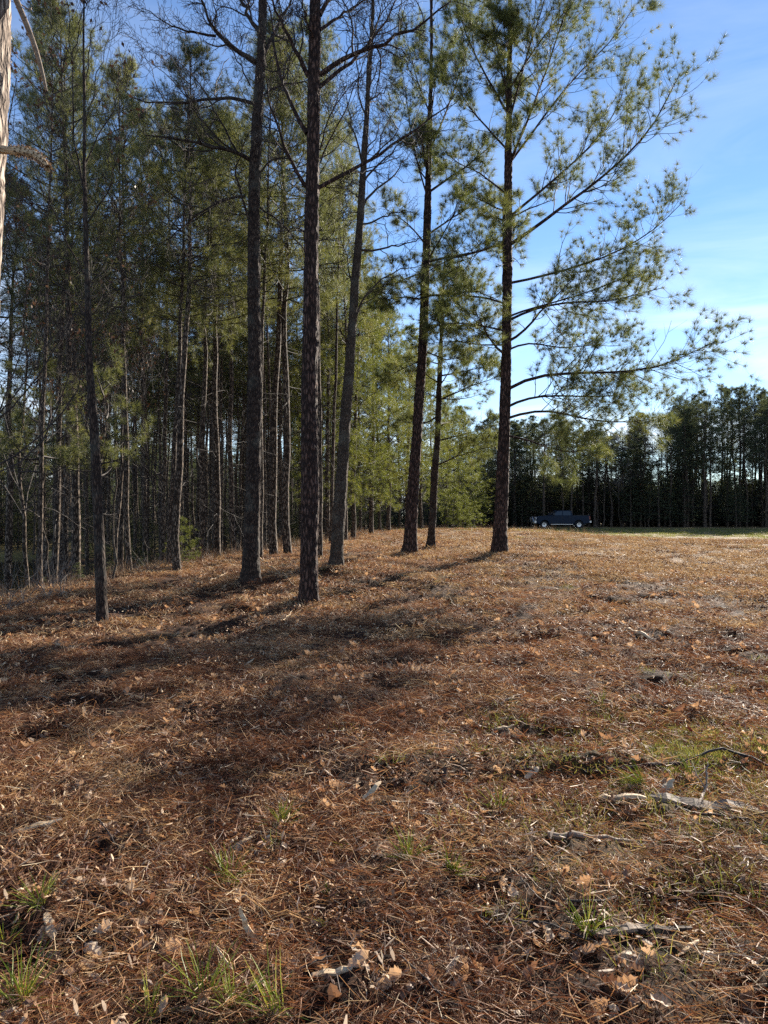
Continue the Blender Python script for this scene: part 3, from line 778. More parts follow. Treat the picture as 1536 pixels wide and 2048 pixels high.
# ---- hero hardwoods and pines -------------------------------------------------
def hero_tree(name, path, d, seed, label, cat, bark, limbs, kind, group=None, amp=.014, extra=None, flare=.7, leafy=None, twk=None):
    V, Q, base, P = hero_trunk(path, d, seed, amp=amp, flare=flare)
    root = empty(name, base, label, cat, group)
    b = MB(); b.add(V, Q); obj('trunk', b.mesh('trunk', [M[bark]], True), root)
    r = np.random.default_rng(seed)
    for i, (pts, dd, rp) in enumerate(limbs):
        r0 = rp / F * d / 2 * (.72 if kind == 'pine' else .9)
        # the limb starts inside the trunk
        Pl, Rl = limb_line(pts, d, dd, r0, wob=.012 if kind == 'pine' else .03, r=r)
        Pl = Pl[None]; Rl = Rl[None]
        b = MB()
        wood_mb(b, [(Pl, Rl)], [8])
        if kind == 'pine':
            (T2, R2, T3, R3), (tv, tf, tc_) = pine_twigs(Pl, Rl, seed * 31 + i, dens=max(1.2, np.linalg.norm(Pl[0, -1] - Pl[0, 0]) * (.95 if pts[-1][1] < 420 else 1.15)), **(twk or {}))
            wood_mb(b, [(T2, R2), (T3, R3)], [4, 3], 1)
            mat_shift(b, base)
            br = obj('branch', b.mesh('branch', [M[bark], M['twig']], True), root)
            nb = MB(); nb.add(tv - base, T=tf, col=tc_)
            obj('needles', nb.mesh('needles', [M['pine_hero']]), br)['kind'] = 'stuff'
        else:
            tw = bare_twigs(Pl, Rl, seed * 17 + i, **(twk or {}))
            wood_mb(b, tw, [5, 3, 3], 1)
            mat_shift(b, base)
            br = obj('branch', b.mesh('branch', [M[bark], M['twig']], True), root)
            if leafy and r.uniform() < leafy:
                c = tw[2][0][:, -1]; c = c[r.uniform(0, 1, len(c)) < .5]
                lv, lq, lc = leaf_quads(c, r, .05, .09)
                lb = MB(); lb.add(lv - base, lq, col=lc)
                obj('leaves', lb.mesh('leaves', [M['red_leaf']]), br)['kind'] = 'stuff'
    if extra:
        z0, z1, num, Lm, upang = extra
        Z_ = r.uniform(z0, z1, num); tr = P[1:]
        cx = np.interp(Z_, tr[:, 2], tr[:, 0]); cr_ = np.interp(Z_, tr[:, 2], tr[:, 3])
        az = r.uniform(0, 6.28, num)
        # these limbs mostly reach towards or away from the viewer
        az = np.where(np.abs(np.cos(az)) > .75, az + 1.2, az)
        u = (Z_ - z0) / (z1 - z0)
        el = upang[0] + (upang[1] - upang[0]) * u
        dr = np.stack([np.cos(az) * np.cos(el), np.sin(az) * np.cos(el), np.sin(el)], 1)
        Le = Lm * (1 - .45 * u) * r.uniform(.6, 1.1, num)
        Pe = lines(np.stack([cx, np.full(num, d), Z_], 1), dr, Le, 9, (0, 0, .25), .08 if kind == 'pine' else .16, r)
        Re = (cr_ * .28)[:, None] * np.linspace(1, .2, 9)[None]
        b = MB(); wood_mb(b, [(Pe, Re)], [6])
        if kind == 'pine':
            (T2, R2, T3, R3), (tv, tf, tc_) = pine_twigs(Pe, Re, seed + 5, dens=1.0, **(twk or {}))
            wood_mb(b, [(T2, R2), (T3, R3)], [4, 3], 1)
            b.add(tv, T=tf, mat=2, col=tc_)
        else:
            wood_mb(b, bare_twigs(Pe, Re, seed + 9, **(twk or {})), [5, 3, 3], 1)
        mat_shift(b, base)
        obj('crown', b.mesh('crown', [M[bark], M['twig'], M['pine_hero']], False), root)
    return root

# tall pine in the clearing
hero_tree('pine_tree', [(999, 1115, 34), (1001, 1060, 28), (1007, 900, 24), (1013, 700, 21), (1015, 500, 19), (1017, 300, 14), (1019, 100, 10), (1021, -80, 7), (1022, -300, 4)], 18, 3,
    'tall pine standing apart in the clearing, its needled limbs reaching right over the truck', 'tree', 'bark_red', [
    ([(1016, 492), (1080, 450), (1160, 385), (1220, 345), (1275, 295), (1330, 215), (1360, 150)], -1.0, 11),
    ([(1016, 437), (1090, 375), (1150, 325), (1200, 275), (1240, 215), (1252, 165)], 1.0, 8),
    ([(1017, 332), (1060, 230), (1100, 120), (1130, 30), (1155, -60)], .8, 8),
    ([(1017, 330), (1090, 230), (1150, 150), (1220, 90), (1265, 15)], -.8, 7),
    ([(1017, 250), (1050, 120), (1090, 0), (1110, -90)], -.5, 7),
    ([(1018, 180), (1080, 80), (1150, 0), (1200, -60)], 1.0, 6),
    ([(1015, 567), (1100, 550), (1180, 525), (1250, 500), (1310, 460), (1362, 408)], 1.0, 8),
    ([(1015, 642), (1060, 618), (1130, 603), (1200, 606), (1270, 592), (1325, 575)], -1.2, 8),
    ([(1015, 634), (1080, 610), (1150, 595), (1230, 560), (1300, 545)], .9, 6),
    ([(1012, 780), (1048, 755), (1088, 746), (1218, 747), (1318, 738), (1385, 705), (1432, 682)], -.8, 10),
    ([(1012, 815), (1045, 795), (1100, 790), (1200, 795), (1275, 782)], 1.2, 8),
    ([(1010, 838), (1050, 822), (1110, 820), (1190, 843), (1260, 848), (1320, 832)], -.6, 8),
    ([(1010, 870), (1060, 880), (1110, 902), (1150, 905), (1180, 898)], -1.5, 6),
    ([(1015, 700), (1060, 680), (1120, 700), (1170, 690), (1240, 690)], 2.0, 6),
    ([(1014, 485), (950, 505), (890, 520), (840, 552)], -.8, 7),
    ([(1013, 608), (960, 592), (900, 590), (860, 588)], .8, 6),
    ([(1012, 662), (960, 650), (900, 645), (860, 655)], -.6, 6),
    ([(1013, 690), (960, 690), (900, 680), (850, 690)], 1.4, 5),
    ([(1016, 228), (970, 150), (935, 80), (910, 0)], .7, 7),
    ([(1016, 205), (1000, 130), (985, 40), (975, -40)], -.7, 6),
    ([(1015, 300), (960, 240), (920, 190), (890, 130)], -.7, 6),
    ([(1015, 390), (960, 345), (910, 325), (880, 290)], .7, 6),
], 'pine', extra=(4.8, 12.5, 16, 2.6, (.2, .9)))

hero_tree('pine_tree', [(818, 1110, 30), (821, 1060, 25), (832, 900, 22), (845, 700, 19), (852, 520, 16), (857, 350, 13), (862, 180, 9), (863, 0, 6), (864, -150, 4)], 19, 8,
    'slender red-barked pine left of the tall clearing pine, leaning slightly right', 'tree', 'bark_red', [
    ([(857, 385), (900, 355), (940, 328), (1005, 272)], -1.0, 7), ([(852, 525), (900, 513), (950, 505), (1000, 492)], 1.0, 7),
    ([(850, 592), (900, 588), (950, 580), (1000, 602)], -.8, 7), ([(847, 652), (900, 648), (960, 655), (1000, 668)], 1.0, 7),
    ([(860, 300), (895, 220), (925, 130), (945, 50)], -.8, 6), ([(862, 180), (895, 100), (930, 20)], .7, 5), ([(855, 470), (920, 425), (990, 385)], 1.2, 6),
    ([(852, 490), (820, 450), (765, 412)], -.5, 5), ([(850, 600), (805, 592), (770, 600), (730, 620)], .7, 6), ([(857, 400), (835, 330), (818, 240), (806, 140)], -.6, 5),
    ([(850, 545), (800, 560), (760, 600)], -1.2, 5), ([(845, 720), (800, 740), (770, 760)], .6, 4), ([(861, 230), (830, 150), (810, 60)], .5, 5), ([(845, 700), (890, 720), (940, 715)], .5, 5),
], 'pine', extra=(6, 13, 9, 2.3, (.1, .8)))

hero_tree('pine_tree', [(861, 1097, 18), (864, 1050, 15), (869, 950, 14), (876, 850, 12), (881, 720, 10), (885, 600, 7), (889, 520, 3)], 22, 15,
    'smallest of the clearing pines, just right of the leaning red-barked pine', 'tree', 'bark_brown', [
    ([(884, 640), (920, 602), (955, 575)], -.6, 4), ([(880, 752), (930, 742), (990, 730)], .8, 5), ([(879, 800), (940, 772), (1000, 752)], -.8, 5),
    ([(874, 882), (930, 868), (990, 850)], .8, 5), ([(871, 932), (920, 910), (985, 892)], -.6, 5), ([(881, 730), (850, 718), (815, 728)], .6, 4), ([(876, 832), (850, 848), (805, 842)], -.6, 5),
    ([(885, 600), (870, 560), (860, 530)], .3, 3), ([(887, 590), (905, 555), (915, 520)], .3, 3),
], 'pine', extra=(3.5, 8.4, 10, 2.0, (.05, .8)))

BT = dict(m=(10, 6, 3), rmin=.003, crook=.26)
hero_tree('hardwood_tree', [(617, 1215, 40), (618, 1160, 37), (620, 1000, 36), (619, 850, 34), (620, 700, 33), (622, 520, 30), (625, 350, 27), (628, 200, 25), (630, 50, 23), (631, -120, 20), (632, -350, 14)], 12, 21,
    'thick dark trunk with blocky bark in the middle, nearest of the clearing trees', 'tree', 'bark_red', [
    ([(617, 152), (585, 90), (555, 30), (530, -40)], -.5, 11), ([(614, 267), (585, 222), (560, 150), (545, 80), (535, 0)], .6, 11), ([(612, 374), (580, 320), (545, 230), (528, 150)], -.5, 9),
    ([(640, 150), (690, 112), (750, 95), (830, 58), (905, 5)], -.6, 12), ([(638, 175), (690, 130), (735, 95), (775, 40), (800, -30)], .5, 10),
    ([(636, 376), (690, 345), (740, 320), (790, 288), (850, 250), (915, 190)], .6, 10), ([(640, 30), (665, -20), (690, -80)], .3, 11), ([(641, 325), (665, 270), (705, 200), (735, 110)], -.7, 4),
    ([(640, 372), (672, 378), (705, 374)], .3, 3), ([(633, 480), (600, 455), (560, 470)], .3, 4), ([(640, 300), (655, 230), (700, 170), (740, 135)], .4, 4),
    ([(634, 90), (610, 40), (600, -20)], -.5, 7), ([(640, 60), (700, 20), (760, -20)], .7, 8)], 'hard', extra=(9.8, 12.5, 3, 1.8, (.5, .9)), twk=BT)

hero_tree('hardwood_tree', [(501, 1174, 44), (502, 1140, 36), (506, 1000, 31), (508, 850, 29), (509, 700, 27), (508, 560, 26), (508, 400, 24), (514, 250, 23), (520, 150, 21), (524, 60, 17), (528, -60, 14), (530, -300, 9)], 14, 33,
    'dark ridged hardwood with crooked bare limbs left of the thick blocky trunk', 'tree', 'bark_brown', [
    ([(504, 322), (472, 302), (430, 298), (390, 285), (345, 278), (290, 262)], -.6, 10), ([(508, 207), (482, 190), (462, 202), (420, 192), (380, 208), (300, 207), (240, 182)], .5, 9),
    ([(514, 127), (472, 98), (432, 70), (412, 30), (395, -30)], -.6, 12), ([(432, 72), (370, 64), (325, 42), (285, 12)], -.6, 6), ([(520, 66), (490, 20), (468, -40)], .5, 11),
    ([(504, 452), (490, 420), (482, 390), (474, 345), (475, 305), (502, 255)], -.4, 6), ([(490, 392), (445, 398), (400, 425), (345, 470), (300, 490)], .4, 6),
    ([(475, 305), (440, 240), (400, 170), (370, 130), (330, 100)], .4, 5), ([(520, 200), (548, 170), (600, 165), (640, 160)], .6, 6), ([(516, 348), (546, 315), (575, 312), (610, 330)], -.5, 5),
    ([(514, 410), (580, 462), (612, 505), (650, 545)], .9, 5), ([(522, 120), (560, 40), (600, -30)], .6, 11), ([(470, 302), (420, 270), (370, 190), (325, 140), (280, 110)], -.9, 4),
    ([(505, 425), (470, 430), (440, 418)], -.4, 4), ([(500, 170), (470, 110), (440, 60)], .9, 4), ([(505, 600), (460, 590), (420, 590)], .5, 3)], 'hard', extra=(10.5, 13, 3, 1.6, (.3, .9)), twk=BT)

hero_tree('hardwood_tree', [(671, 1142, 33), (673, 1110, 27), (680, 1000, 25), (690, 850, 22), (701, 700, 20), (712, 550, 17), (722, 420, 15), (728, 310, 12), (736, 180, 10), (744, 50, 8), (748, -60, 6), (752, -200, 4)], 15.5, 45,
    'pale grey smooth hardwood leaning right, between the blocky trunk and the pines', 'tree', 'bark_grey', [
    ([(704, 665), (725, 585), (768, 560), (800, 532), (845, 528)], -.5, 6), ([(724, 448), (745, 448), (770, 430), (800, 420), (830, 425)], .5, 5), ([(726, 365), (745, 335), (770, 318), (800, 285), (850, 255)], -.5, 5),
    ([(716, 500), (760, 500), (800, 490), (850, 470)], .5, 6), ([(727, 410), (742, 385), (770, 365), (800, 340), (822, 300)], .7, 6), ([(720, 395), (700, 385), (670, 370)], .4, 4),
    ([(722, 420), (700, 425), (670, 440)], -.4, 3), ([(726, 330), (715, 290), (700, 240), (690, 170)], .3, 5), ([(733, 205), (760, 190), (800, 150)], -.3, 4), ([(731, 230), (715, 190), (712, 110), (708, 20)], .3, 4),
    ([(742, 90), (760, 30), (770, -40)], .3, 4), ([(708, 590), (690, 500), (670, 440)], .4, 4), ([(700, 690), (680, 660), (650, 650)], -.4, 4)], 'hard', amp=.009, extra=(7, 12, 10, 1.6, (.1, .8)), twk=dict(m=(7, 4, 3), rmin=.0026))

hero_tree('oak_tree', [(204, 1249, 25), (203, 1200, 22), (200, 1100, 21), (195, 1000, 19), (189, 880, 17), (181, 750, 15), (175, 620, 12), (172, 480, 10), (169, 340, 8), (168, 200, 6), (168, 60, 4), (168, -60, 3)], 10.5, 57,
    'thin young oak at the left with upright bare shoots and a few clinging brown leaves', 'tree', 'bark_brown', [
    ([(172, 400), (150, 310), (143, 200), (142, 110), (138, 0)], .4, 5), ([(172, 385), (140, 300), (110, 230), (105, 200)], -.4, 4), ([(174, 560), (130, 480), (90, 380), (40, 300), (20, 220)], -.5, 4),
    ([(170, 330), (200, 260), (240, 190), (245, 150)], .5, 4), ([(169, 180), (180, 90), (195, 20), (210, -30)], .3, 3), ([(143, 110), (115, 70), (85, 20)], .3, 2.5), ([(176, 640), (150, 600), (110, 560), (40, 500)], .5, 4),
    ([(169, 250), (195, 160), (215, 90), (240, 40)], -.4, 3), ([(171, 450), (205, 400), (235, 330), (250, 260)], -.4, 4), ([(143, 110), (165, 40), (170, -20)], -.3, 3), ([(184, 790), (150, 740), (110, 700), (60, 690)], -.4, 3),
    ([(190, 900), (170, 840), (150, 800)], .4, 3), ([(178, 690), (210, 640), (240, 600), (260, 540)], .5, 3)], 'hard', amp=.004, leafy=.75, flare=.2, twk=dict(m=(6, 4, 3), up=.7, crook=.12, rmin=.002))

# near trunk cut by the left edge, with a broken stub and a hanging dead limb
V, Q, base, P = hero_trunk([(-112, 1640, 130), (-106, 1500, 122), (-79, 900, 116), (-57, 470, 112), (-38, 100, 108), (-32, -100, 106), (-24, -500, 100)], 4.0, 71, k=44, step=.02, amp=.010)
nt = empty('near_tree', base, 'sunlit flaky-barked trunk cut off by the left edge, with a broken fuzzy stub', 'tree')
b = MB(); b.add(V, Q); obj('trunk', b.mesh('trunk', [M['bark_flaky']], True), nt)
Pl, Rl = limb_line([(-30, 296), (10, 300), (50, 302), (78, 313), (96, 334)], 4.0, -.1, .034, n=16)
Rl = np.interp(np.linspace(0, 1, 16), [0, .4, .6, .9, 1], [.022, .019, .022, .017, .009])
V, Q = tubes(Pl[None], Rl[None], 14)
V = V + rand_unit(len(V)) * .003
b = MB(); b.add(V - base, Q)
r = np.random.default_rng(5)
ii = r.integers(90, len(V), 2600); c = V[ii]; dd = rand_unit(len(c), r) + np.array([.5, -.2, -.4]); 
ax = Pl[np.clip((ii // 14), 0, 15)]; dd = unit(unit(c - ax) * 1.2 + rand_unit(len(c), r) * .7 + np.array([.5, 0, -.3]))
s = unit(np.cross(dd, rand_unit(len(c), r))) * .0014
TV = np.stack([c - s, c + s, c + dd * r.uniform(.006, .018, (len(c), 1))], 1).reshape(-1, 3)
b.add(TV - base, T=np.arange(len(TV)).reshape(-1, 3), mat=1, col=np.full((len(TV), 3), .9))
obj('broken_stub', b.mesh('broken_stub', [M['chip'], M['weed']]), nt)
Pl, Rl = limb_line([(-30, -150), (10, -60), (32, 0), (55, 52), (68, 88), (74, 100), (84, 145), (93, 182)], 4.0, .1, .018, n=14)
Rl = np.interp(np.linspace(0, 1, 14), [0, .7, .95, 1], [.02, .014, .010, .006])
V, Q = tubes(Pl[None], Rl[None], 9); b = MB(); b.add(V - base, Q)
Pt, Rt = spawn(Pl[None], Rl[None], 5, .3, .95, .9, lambda t, p: .06 + 0 * t, 4, (0, 0, -.3), .2, r, rk=.35); wood_mb(b, [(Pt - base, Rt)], [4])
obj('dead_branch', b.mesh('dead_branch', [M['oldwood']], True), nt)

# ---- shared pine and hardwood shapes for the woods --------------------------------
def proto_pine(seed, H, cb, rt, Lmax, gap=.55, per=4, needles=16, w=.006, L=.2, mat='pine', dens=1.0, lean=.02, droop=.0, stubs=34, k=10, bark='bark_far'):
    r = np.random.default_rng(seed)
    n = 16
    z = np.linspace(0, H, n)
    wx = np.cumsum(r.normal(0, .035, n)) ; wy = np.cumsum(r.normal(0, .035, n)); wx[0] = wy[0] = 0
    P = np.stack([wx + lean * z, wy, z], 1); P[0, 2] = -.5
    R = rt * (1 - .9 * (z / H) ** 1.2); R[0] *= 1.25; R[1] *= 1.0
    V, Q = tubes(P[None], R[None], k)
    b = MB(); b.add(V, Q); trunk = b.mesh('trunk', [M[bark]], True)
    zs = []
    zz = cb
    while zz < H - .25:
        for _ in range(per): zs.append(zz + r.normal(0, .12))
        zz += gap * r.uniform(.7, 1.3)
    zs = np.clip(np.array(zs), .5, H - .1); B = len(zs)
    u = (zs - cb) / (H - cb)
    az = np.arange(B) * 2.399 + r.uniform(0, .6, B)
    el = -.12 - droop + u * 1.0 + r.normal(0, .1, B)
    d = np.stack([np.cos(az) * np.cos(el), np.sin(az) * np.cos(el), np.sin(el)], 1)
    prof = (np.clip(1 - u, 0, 1) ** .65) * (.62 + .38 * np.clip(u * 5, 0, 1))
    Ln = Lmax * (prof + .08) * r.uniform(.65, 1.15, B)
    st = np.stack([np.interp(zs, P[:, 2], P[:, c]) for c in range(3)], 1)
    PL = lines(st, d, Ln, 8, (0, 0, .45), .09, r)
    RL = (.012 + .011 * Ln / Lmax)[:, None] * np.linspace(1, .25, 8)[None]
    b = MB(); wood_mb(b, [(PL, RL)], [5])
    (T2, R2, T3, R3), (tv, tf, tc_) = pine_twigs(PL, RL, seed + 1, dens=.75 * dens, L=L, needles=needles, w=w, t0=.28, len_k=.42, cap=1.1)
    wood_mb(b, [(T2, R2)], [3], 0)
    if needles > 12: wood_mb(b, [(T3, R3)], [3], 0)
    if stubs:
        zt = r.uniform(1.2, cb + 1.5, stubs); az = r.uniform(0, 6.28, stubs); d = np.stack([np.cos(az), np.sin(az), r.uniform(-.3, .4, stubs)], 1)
        st = np.stack([np.interp(zt, P[:, 2], P[:, c]) for c in range(3)], 1)
        PS = lines(st, d, r.uniform(.3, 2.2, stubs), 6, (0, 0, -.1), .14, r); RS = np.full((stubs, 1), .009) * np.linspace(1, .3, 6)[None]
        wood_mb(b, [(PS, RS)], [4]); A, RA = spawn(PS, RS, 6, .2, .98, .8, lambda t, p: p * .4 + .08, 5, (0, 0, .1), .2, r); wood_mb(b, [(A, np.clip(RA, .0026, .01))], [3])
    b.add(tv, T=tf, mat=1, col=tc_)
    crown = b.mesh('crown', [M['twig'], M[mat]])
    return trunk, crown, H, rt

def proto_bare(seed, H, rt, bark='bark_far', twig='twig', spread=1.0, leaf=0.0, m=(6, 4, 3), nl=16, rmin=.0025, start=.3):
    r = np.random.default_rng(seed); n = 14
    z = np.linspace(0, H, n)
    P = np.stack([np.cumsum(r.normal(0, .06, n)), np.cumsum(r.normal(0, .06, n)), z], 1); P[0] = (0, 0, -.5)
    R = rt * (1 - .88 * (z / H)); R[0] *= 1.2
    b = MB(); V, Q = tubes(P[None], R[None], 8); b.add(V, Q); trunk = b.mesh('trunk', [M[bark]], True)
    t = r.uniform(start, .97, nl); st, tan = sample(P[None], np.zeros(nl, int), t)
    az = r.uniform(0, 6.28, nl); d = np.stack([np.cos(az), np.sin(az), r.uniform(.6, 1.6, nl)], 1)
    PL = lines(st, d, (1.1 - t) * H * .42 * spread * r.uniform(.6, 1.2, nl) + .3, 8, (0, 0, .4), .13, r)
    RL = (rt * .35 * (1.1 - t))[:, None] * np.linspace(1, .25, 8)[None]
    b = MB(); wood_mb(b, [(PL, RL)], [5])
    tw = bare_twigs(PL, RL, seed + 3, m=m, crook=.16, up=.6, rmin=rmin); wood_mb(b, tw, [4, 3, 3], 0)
    if leaf:
        c = tw[2][0][:, -1]; c = c[r.uniform(0, 1, len(c)) < leaf]; c = c[noise3(c[:, 0] * .8, c[:, 1] * .8, c[:, 2] * .8) > -.05]
        lv, lq, lc = leaf_quads(np.concatenate([c, c + r.normal(0, .05, c.shape)]), r, .05, .085); b.add(lv, lq, mat=1, col=lc)
    return trunk, b.mesh('crown', [M[twig], M['red_leaf']]), H, rt

PINES = [proto_pine(100 + i, H, cb, .105, 2.4, dens=1.15, gap=.5, needles=20, L=.22, stubs=26) for i, (H, cb) in enumerate(((14, 7.4), (14, 8.0), (14, 6.8), (14, 7.6), (14, 8.6)))]
DEEP = [proto_pine(150 + i, 14, cb, .10, 2.0, dens=1.0, gap=.45, needles=16, w=.007, L=.22, stubs=22) for i, cb in enumerate((9.0, 9.6, 8.6))]
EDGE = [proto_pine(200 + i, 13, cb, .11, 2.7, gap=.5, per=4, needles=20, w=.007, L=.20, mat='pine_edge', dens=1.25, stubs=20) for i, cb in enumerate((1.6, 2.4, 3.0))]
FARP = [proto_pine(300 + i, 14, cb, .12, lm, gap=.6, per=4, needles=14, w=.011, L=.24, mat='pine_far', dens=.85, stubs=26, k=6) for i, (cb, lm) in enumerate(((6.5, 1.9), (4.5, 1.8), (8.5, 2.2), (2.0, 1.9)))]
BARE = [proto_bare(400 + i, 13, .08, spread=.9, rmin=.004) for i in range(3)]
BARE_PALE = [proto_bare(420 + i, 12, .07, twig='twig_pale', bark='bark_grey', rmin=.007, m=(6, 4, 2)) for i in range(2)]
OAKY = [proto_bare(440 + i, 8, .05, leaf=1.0, spread=1.3, nl=22, start=.2, m=(7, 5, 3)) for i in range(2)]
YOUNG = [proto_pine(460 + i, 4, .5, .035, 1.3, gap=.4, per=4, needles=22, w=.006, L=.2, mat='pine_edge', dens=.8, stubs=0, k=7) for i in range(2)]
POND_YOUNG = [proto_pine(470 + i, 4.2, 2.1, .03, .95, gap=.35, per=3, needles=34, w=.0045, L=.17, mat='pine', dens=.55, stubs=6, k=7) for i in range(2)]
SAPL = [proto_bare(480 + i, 7, .028, twig='twig_pale', bark='bark_grey', spread=.5, m=(3, 3, 2), nl=9, start=.45) for i in range(2)]

def plant(name, proto, x, y, label, cat, group, hs=1.0, ws=1.0, rz=None, lean=(0, 0)):
    tr, cr_, H, rt = proto
    o = empty(name, (x, y, float(ground_base(np.array([x]), np.array([y]))[0]) - .03), label, cat, group)
    o.scale = (ws, ws, hs); o.rotation_euler = (lean[0], lean[1], random.uniform(0, 6.28) if rz is None else rz)
    t_ = obj('trunk', tr, o); c_ = obj('crown', cr_, o)
    return o

# trunks one can tell apart along the brow of the bank: (px, depth, width px, top y, kind, label)
G1 = 'pines along the wooded bank'
BANK = [
    (54, 16.5, 6, 500, 's', 'thin pale stem near the pond, leftmost on the bank'),
    (80, 13.6, 9, 20, 'p', 'slim pine with a bright rim beside the pond, first on the left'),
    (106, 20, 12, 60, 'p', 'dark pine right behind the bright-rimmed pondside pine'),
    (131, 24, 10, 150, 'p', 'narrow dark pine halfway from the pondside pine to the young oak'),
    (155, 19, 15, 60, 'p', 'stout dark pine just left of the young oak'),
    (214, 15.0, 5, 640, 's', 'thin pale sapling just right of the young oak trunk'),
    (246, 24, 9, 130, 'p', 'dim narrow pine between the oak and the leaning bright-rimmed pine'),
    (262, 17.5, 10, 140, 'p', 'slim pine with a light rim, first bright one right of the young oak'),
    (290, 27, 9, 230, 'p', 'shaded pine standing back between the two light-rimmed slim pines'),
    (320, 26, 10, 230, 'p', 'shaded pine immediately left of the brightest-rimmed slim pine'),
    (339, 17.8, 11, 200, 'p', 'brightest-rimmed slim pine, midway between oak and ridged hardwood'),
    (357, 16.8, 14, 95, 'p', 'plain brown pine hard against the brightest-rimmed slim pine'),
    (395, 20.5, 12, 210, 'p', 'straight pine, first right of the plain brown one, with a thin bright rim'),
    (434, 21, 13, 240, 'p', 'dark pine last before the ridged hardwood on its left'),
    (468, 26, 11, 230, 'p', 'dim pine partly hidden by the ridged hardwood trunk'),
    (521, 19.5, 9, 120, 'p', 'slim bright-edged pine showing at the right side of the ridged hardwood'),
    (549, 21, 14, 90, 'p', 'broad dark pine in the gap between the two thick hardwoods'),
    (579, 20.5, 14, 60, 'p', 'bright-rimmed pine with a reddish foot just left of the blocky trunk'),
    (640, 18.8, 9, 30, 'p', 'slim bright-edged pine peeping out at the right of the blocky trunk'),
    (660, 28, 7, 260, 'p', 'narrow pine behind the foot of the pale leaning hardwood'),
    (690, 31, 8, 330, 'p', 'pine just behind the pale leaning hardwood, at mid height of its trunk'),
]
for i, (px, d, w, top, kd, lab) in enumerate(BANK):
    x = (px - 768) / F * d
    zb = float(ground_base(np.array([x]), np.array([d]))[0])
    H = EYE + (HORY - top) / F * d - zb
    pr = PINES[i % 5] if kd == 'p' else SAPL[i % 2]
    plant('pine_tree' if kd == 'p' else 'sapling', pr, x, d, lab, 'tree' if kd == 'p' else 'sapling', G1 if kd == 'p' else 'pale saplings on the bank',
          hs=H / pr[2], ws=w / F * d / 2 / pr[3] * (1.15 if kd == 'p' else 1), lean=(0, random.uniform(-.02, .02)))

# deeper, shaded wood behind the bank
def deep_place(px):
    for lim, t_ in ((0, 'far left, past the near flaky trunk'), (150, 'behind the pondside pines'), (250, 'behind the young oak'), (350, 'between the young oak and the brightest-rimmed pine'), (430, 'right of the plain brown pine'),
                    (510, 'behind the ridged hardwood'), (610, 'between ridged hardwood and blocky trunk'), (2000, 'right of the blocky trunk')):
        if px < lim: return t_
n = 0; tries = 0
placed = [((a[0] - 768) / F * a[1], a[1]) for a in BANK]
while n < 125 and tries < 8000:
    tries += 1
    d = random.uniform(19, 62); px = random.uniform(-260, 700); x = (px - 768) / F * d
    s = float(np.interp(d, EDGE_Y, EDGE_X)) - x
    if s < 1.6 or (x < -0.40 * d - 1.5 and d < 59 and s > 7): continue
    if min((x - a) ** 2 + (d - b_) ** 2 for a, b_ in placed) < 1.5 ** 2: continue
    placed.append((x, d)); n += 1
    pr = random.choice(DEEP)
    if random.random() < .16:
        plant('bare_tree', random.choice(BARE), x, d, 'dim bare tree deep in the wood ' + deep_place(px), 'tree', 'bare trees deep in the wood ' + deep_place(px), hs=random.uniform(.8, 1.05), ws=random.uniform(.9, 1.3))
    else:
        plant('pine_tree', pr, x, d, 'dim ' + ('near ' if d < 32 else 'far-off ') + 'pine deep in the wood ' + deep_place(px), 'tree', ('near ' if d < 32 else 'far ') + 'dim pines ' + deep_place(px), hs=random.uniform(.78, 1.0), ws=random.uniform(.8, 1.15))
# wood across the pond
for i in range(46):
    px = random.uniform(-380, 520); d = random.uniform(63, 88); x = (px - 768) / F * d
    plant('pine_tree', random.choice(FARP), x, d, 'dark pine across the pond, seen ' + deep_place(px), 'tree', 'pines across the pond ' + deep_place(px), hs=random.uniform(.85, 1.1), ws=random.uniform(1.0, 1.6))

# sunlit pines along the receding edge of the wood
ED = [(655, 33, 400), (705, 36, 500), (742, 40, 560), (640, 40, 350), (778, 44, 600), (812, 48, 660), (842, 52, 705), (868, 57, 745), (893, 62, 775), (915, 66, 815), (937, 70, 870), (760, 52, 640), (800, 60, 700), (720, 48, 600)]
labs = ['green pine behind the pale leaning hardwood, leftmost of the sunlit edge pines', 'second sunlit edge pine, right of the pale leaning hardwood', 'leafy edge pine midway from pale hardwood to leaning red-barked pine', 'tall green pine set back behind the blocky trunk',
        'broad sunlit edge pine whose crown fills the gap left of the leaning red pine', 'bright green edge pine directly behind the leaning red-barked pine', 'bright green edge pine between the two slender clearing pines', 'yellow-green edge pine just right of the smallest clearing pine',
        'edge pine fifth from the far end, in front of the distant wood', 'lower sunlit edge pine left of the tall clearing pine', 'last and lowest of the sunlit edge pines, beside the tall pine trunk', 'set-back edge pine behind the broad sunlit one', 'set-back edge pine behind the bright green pair', 'set-back edge pine behind the second sunlit one']
for (px, d, top), lab in zip(ED, labs):
    x = (px - 768) / F * d; zb = float(ground_base(np.array([x]), np.array([d]))[0]); H = EYE + (HORY - top) / F * d - zb
    plant('pine_tree', random.choice(EDGE), x, d, lab, 'tree', 'sunlit pines along the edge of the wood', hs=H / 13, ws=random.uniform(.95, 1.15))
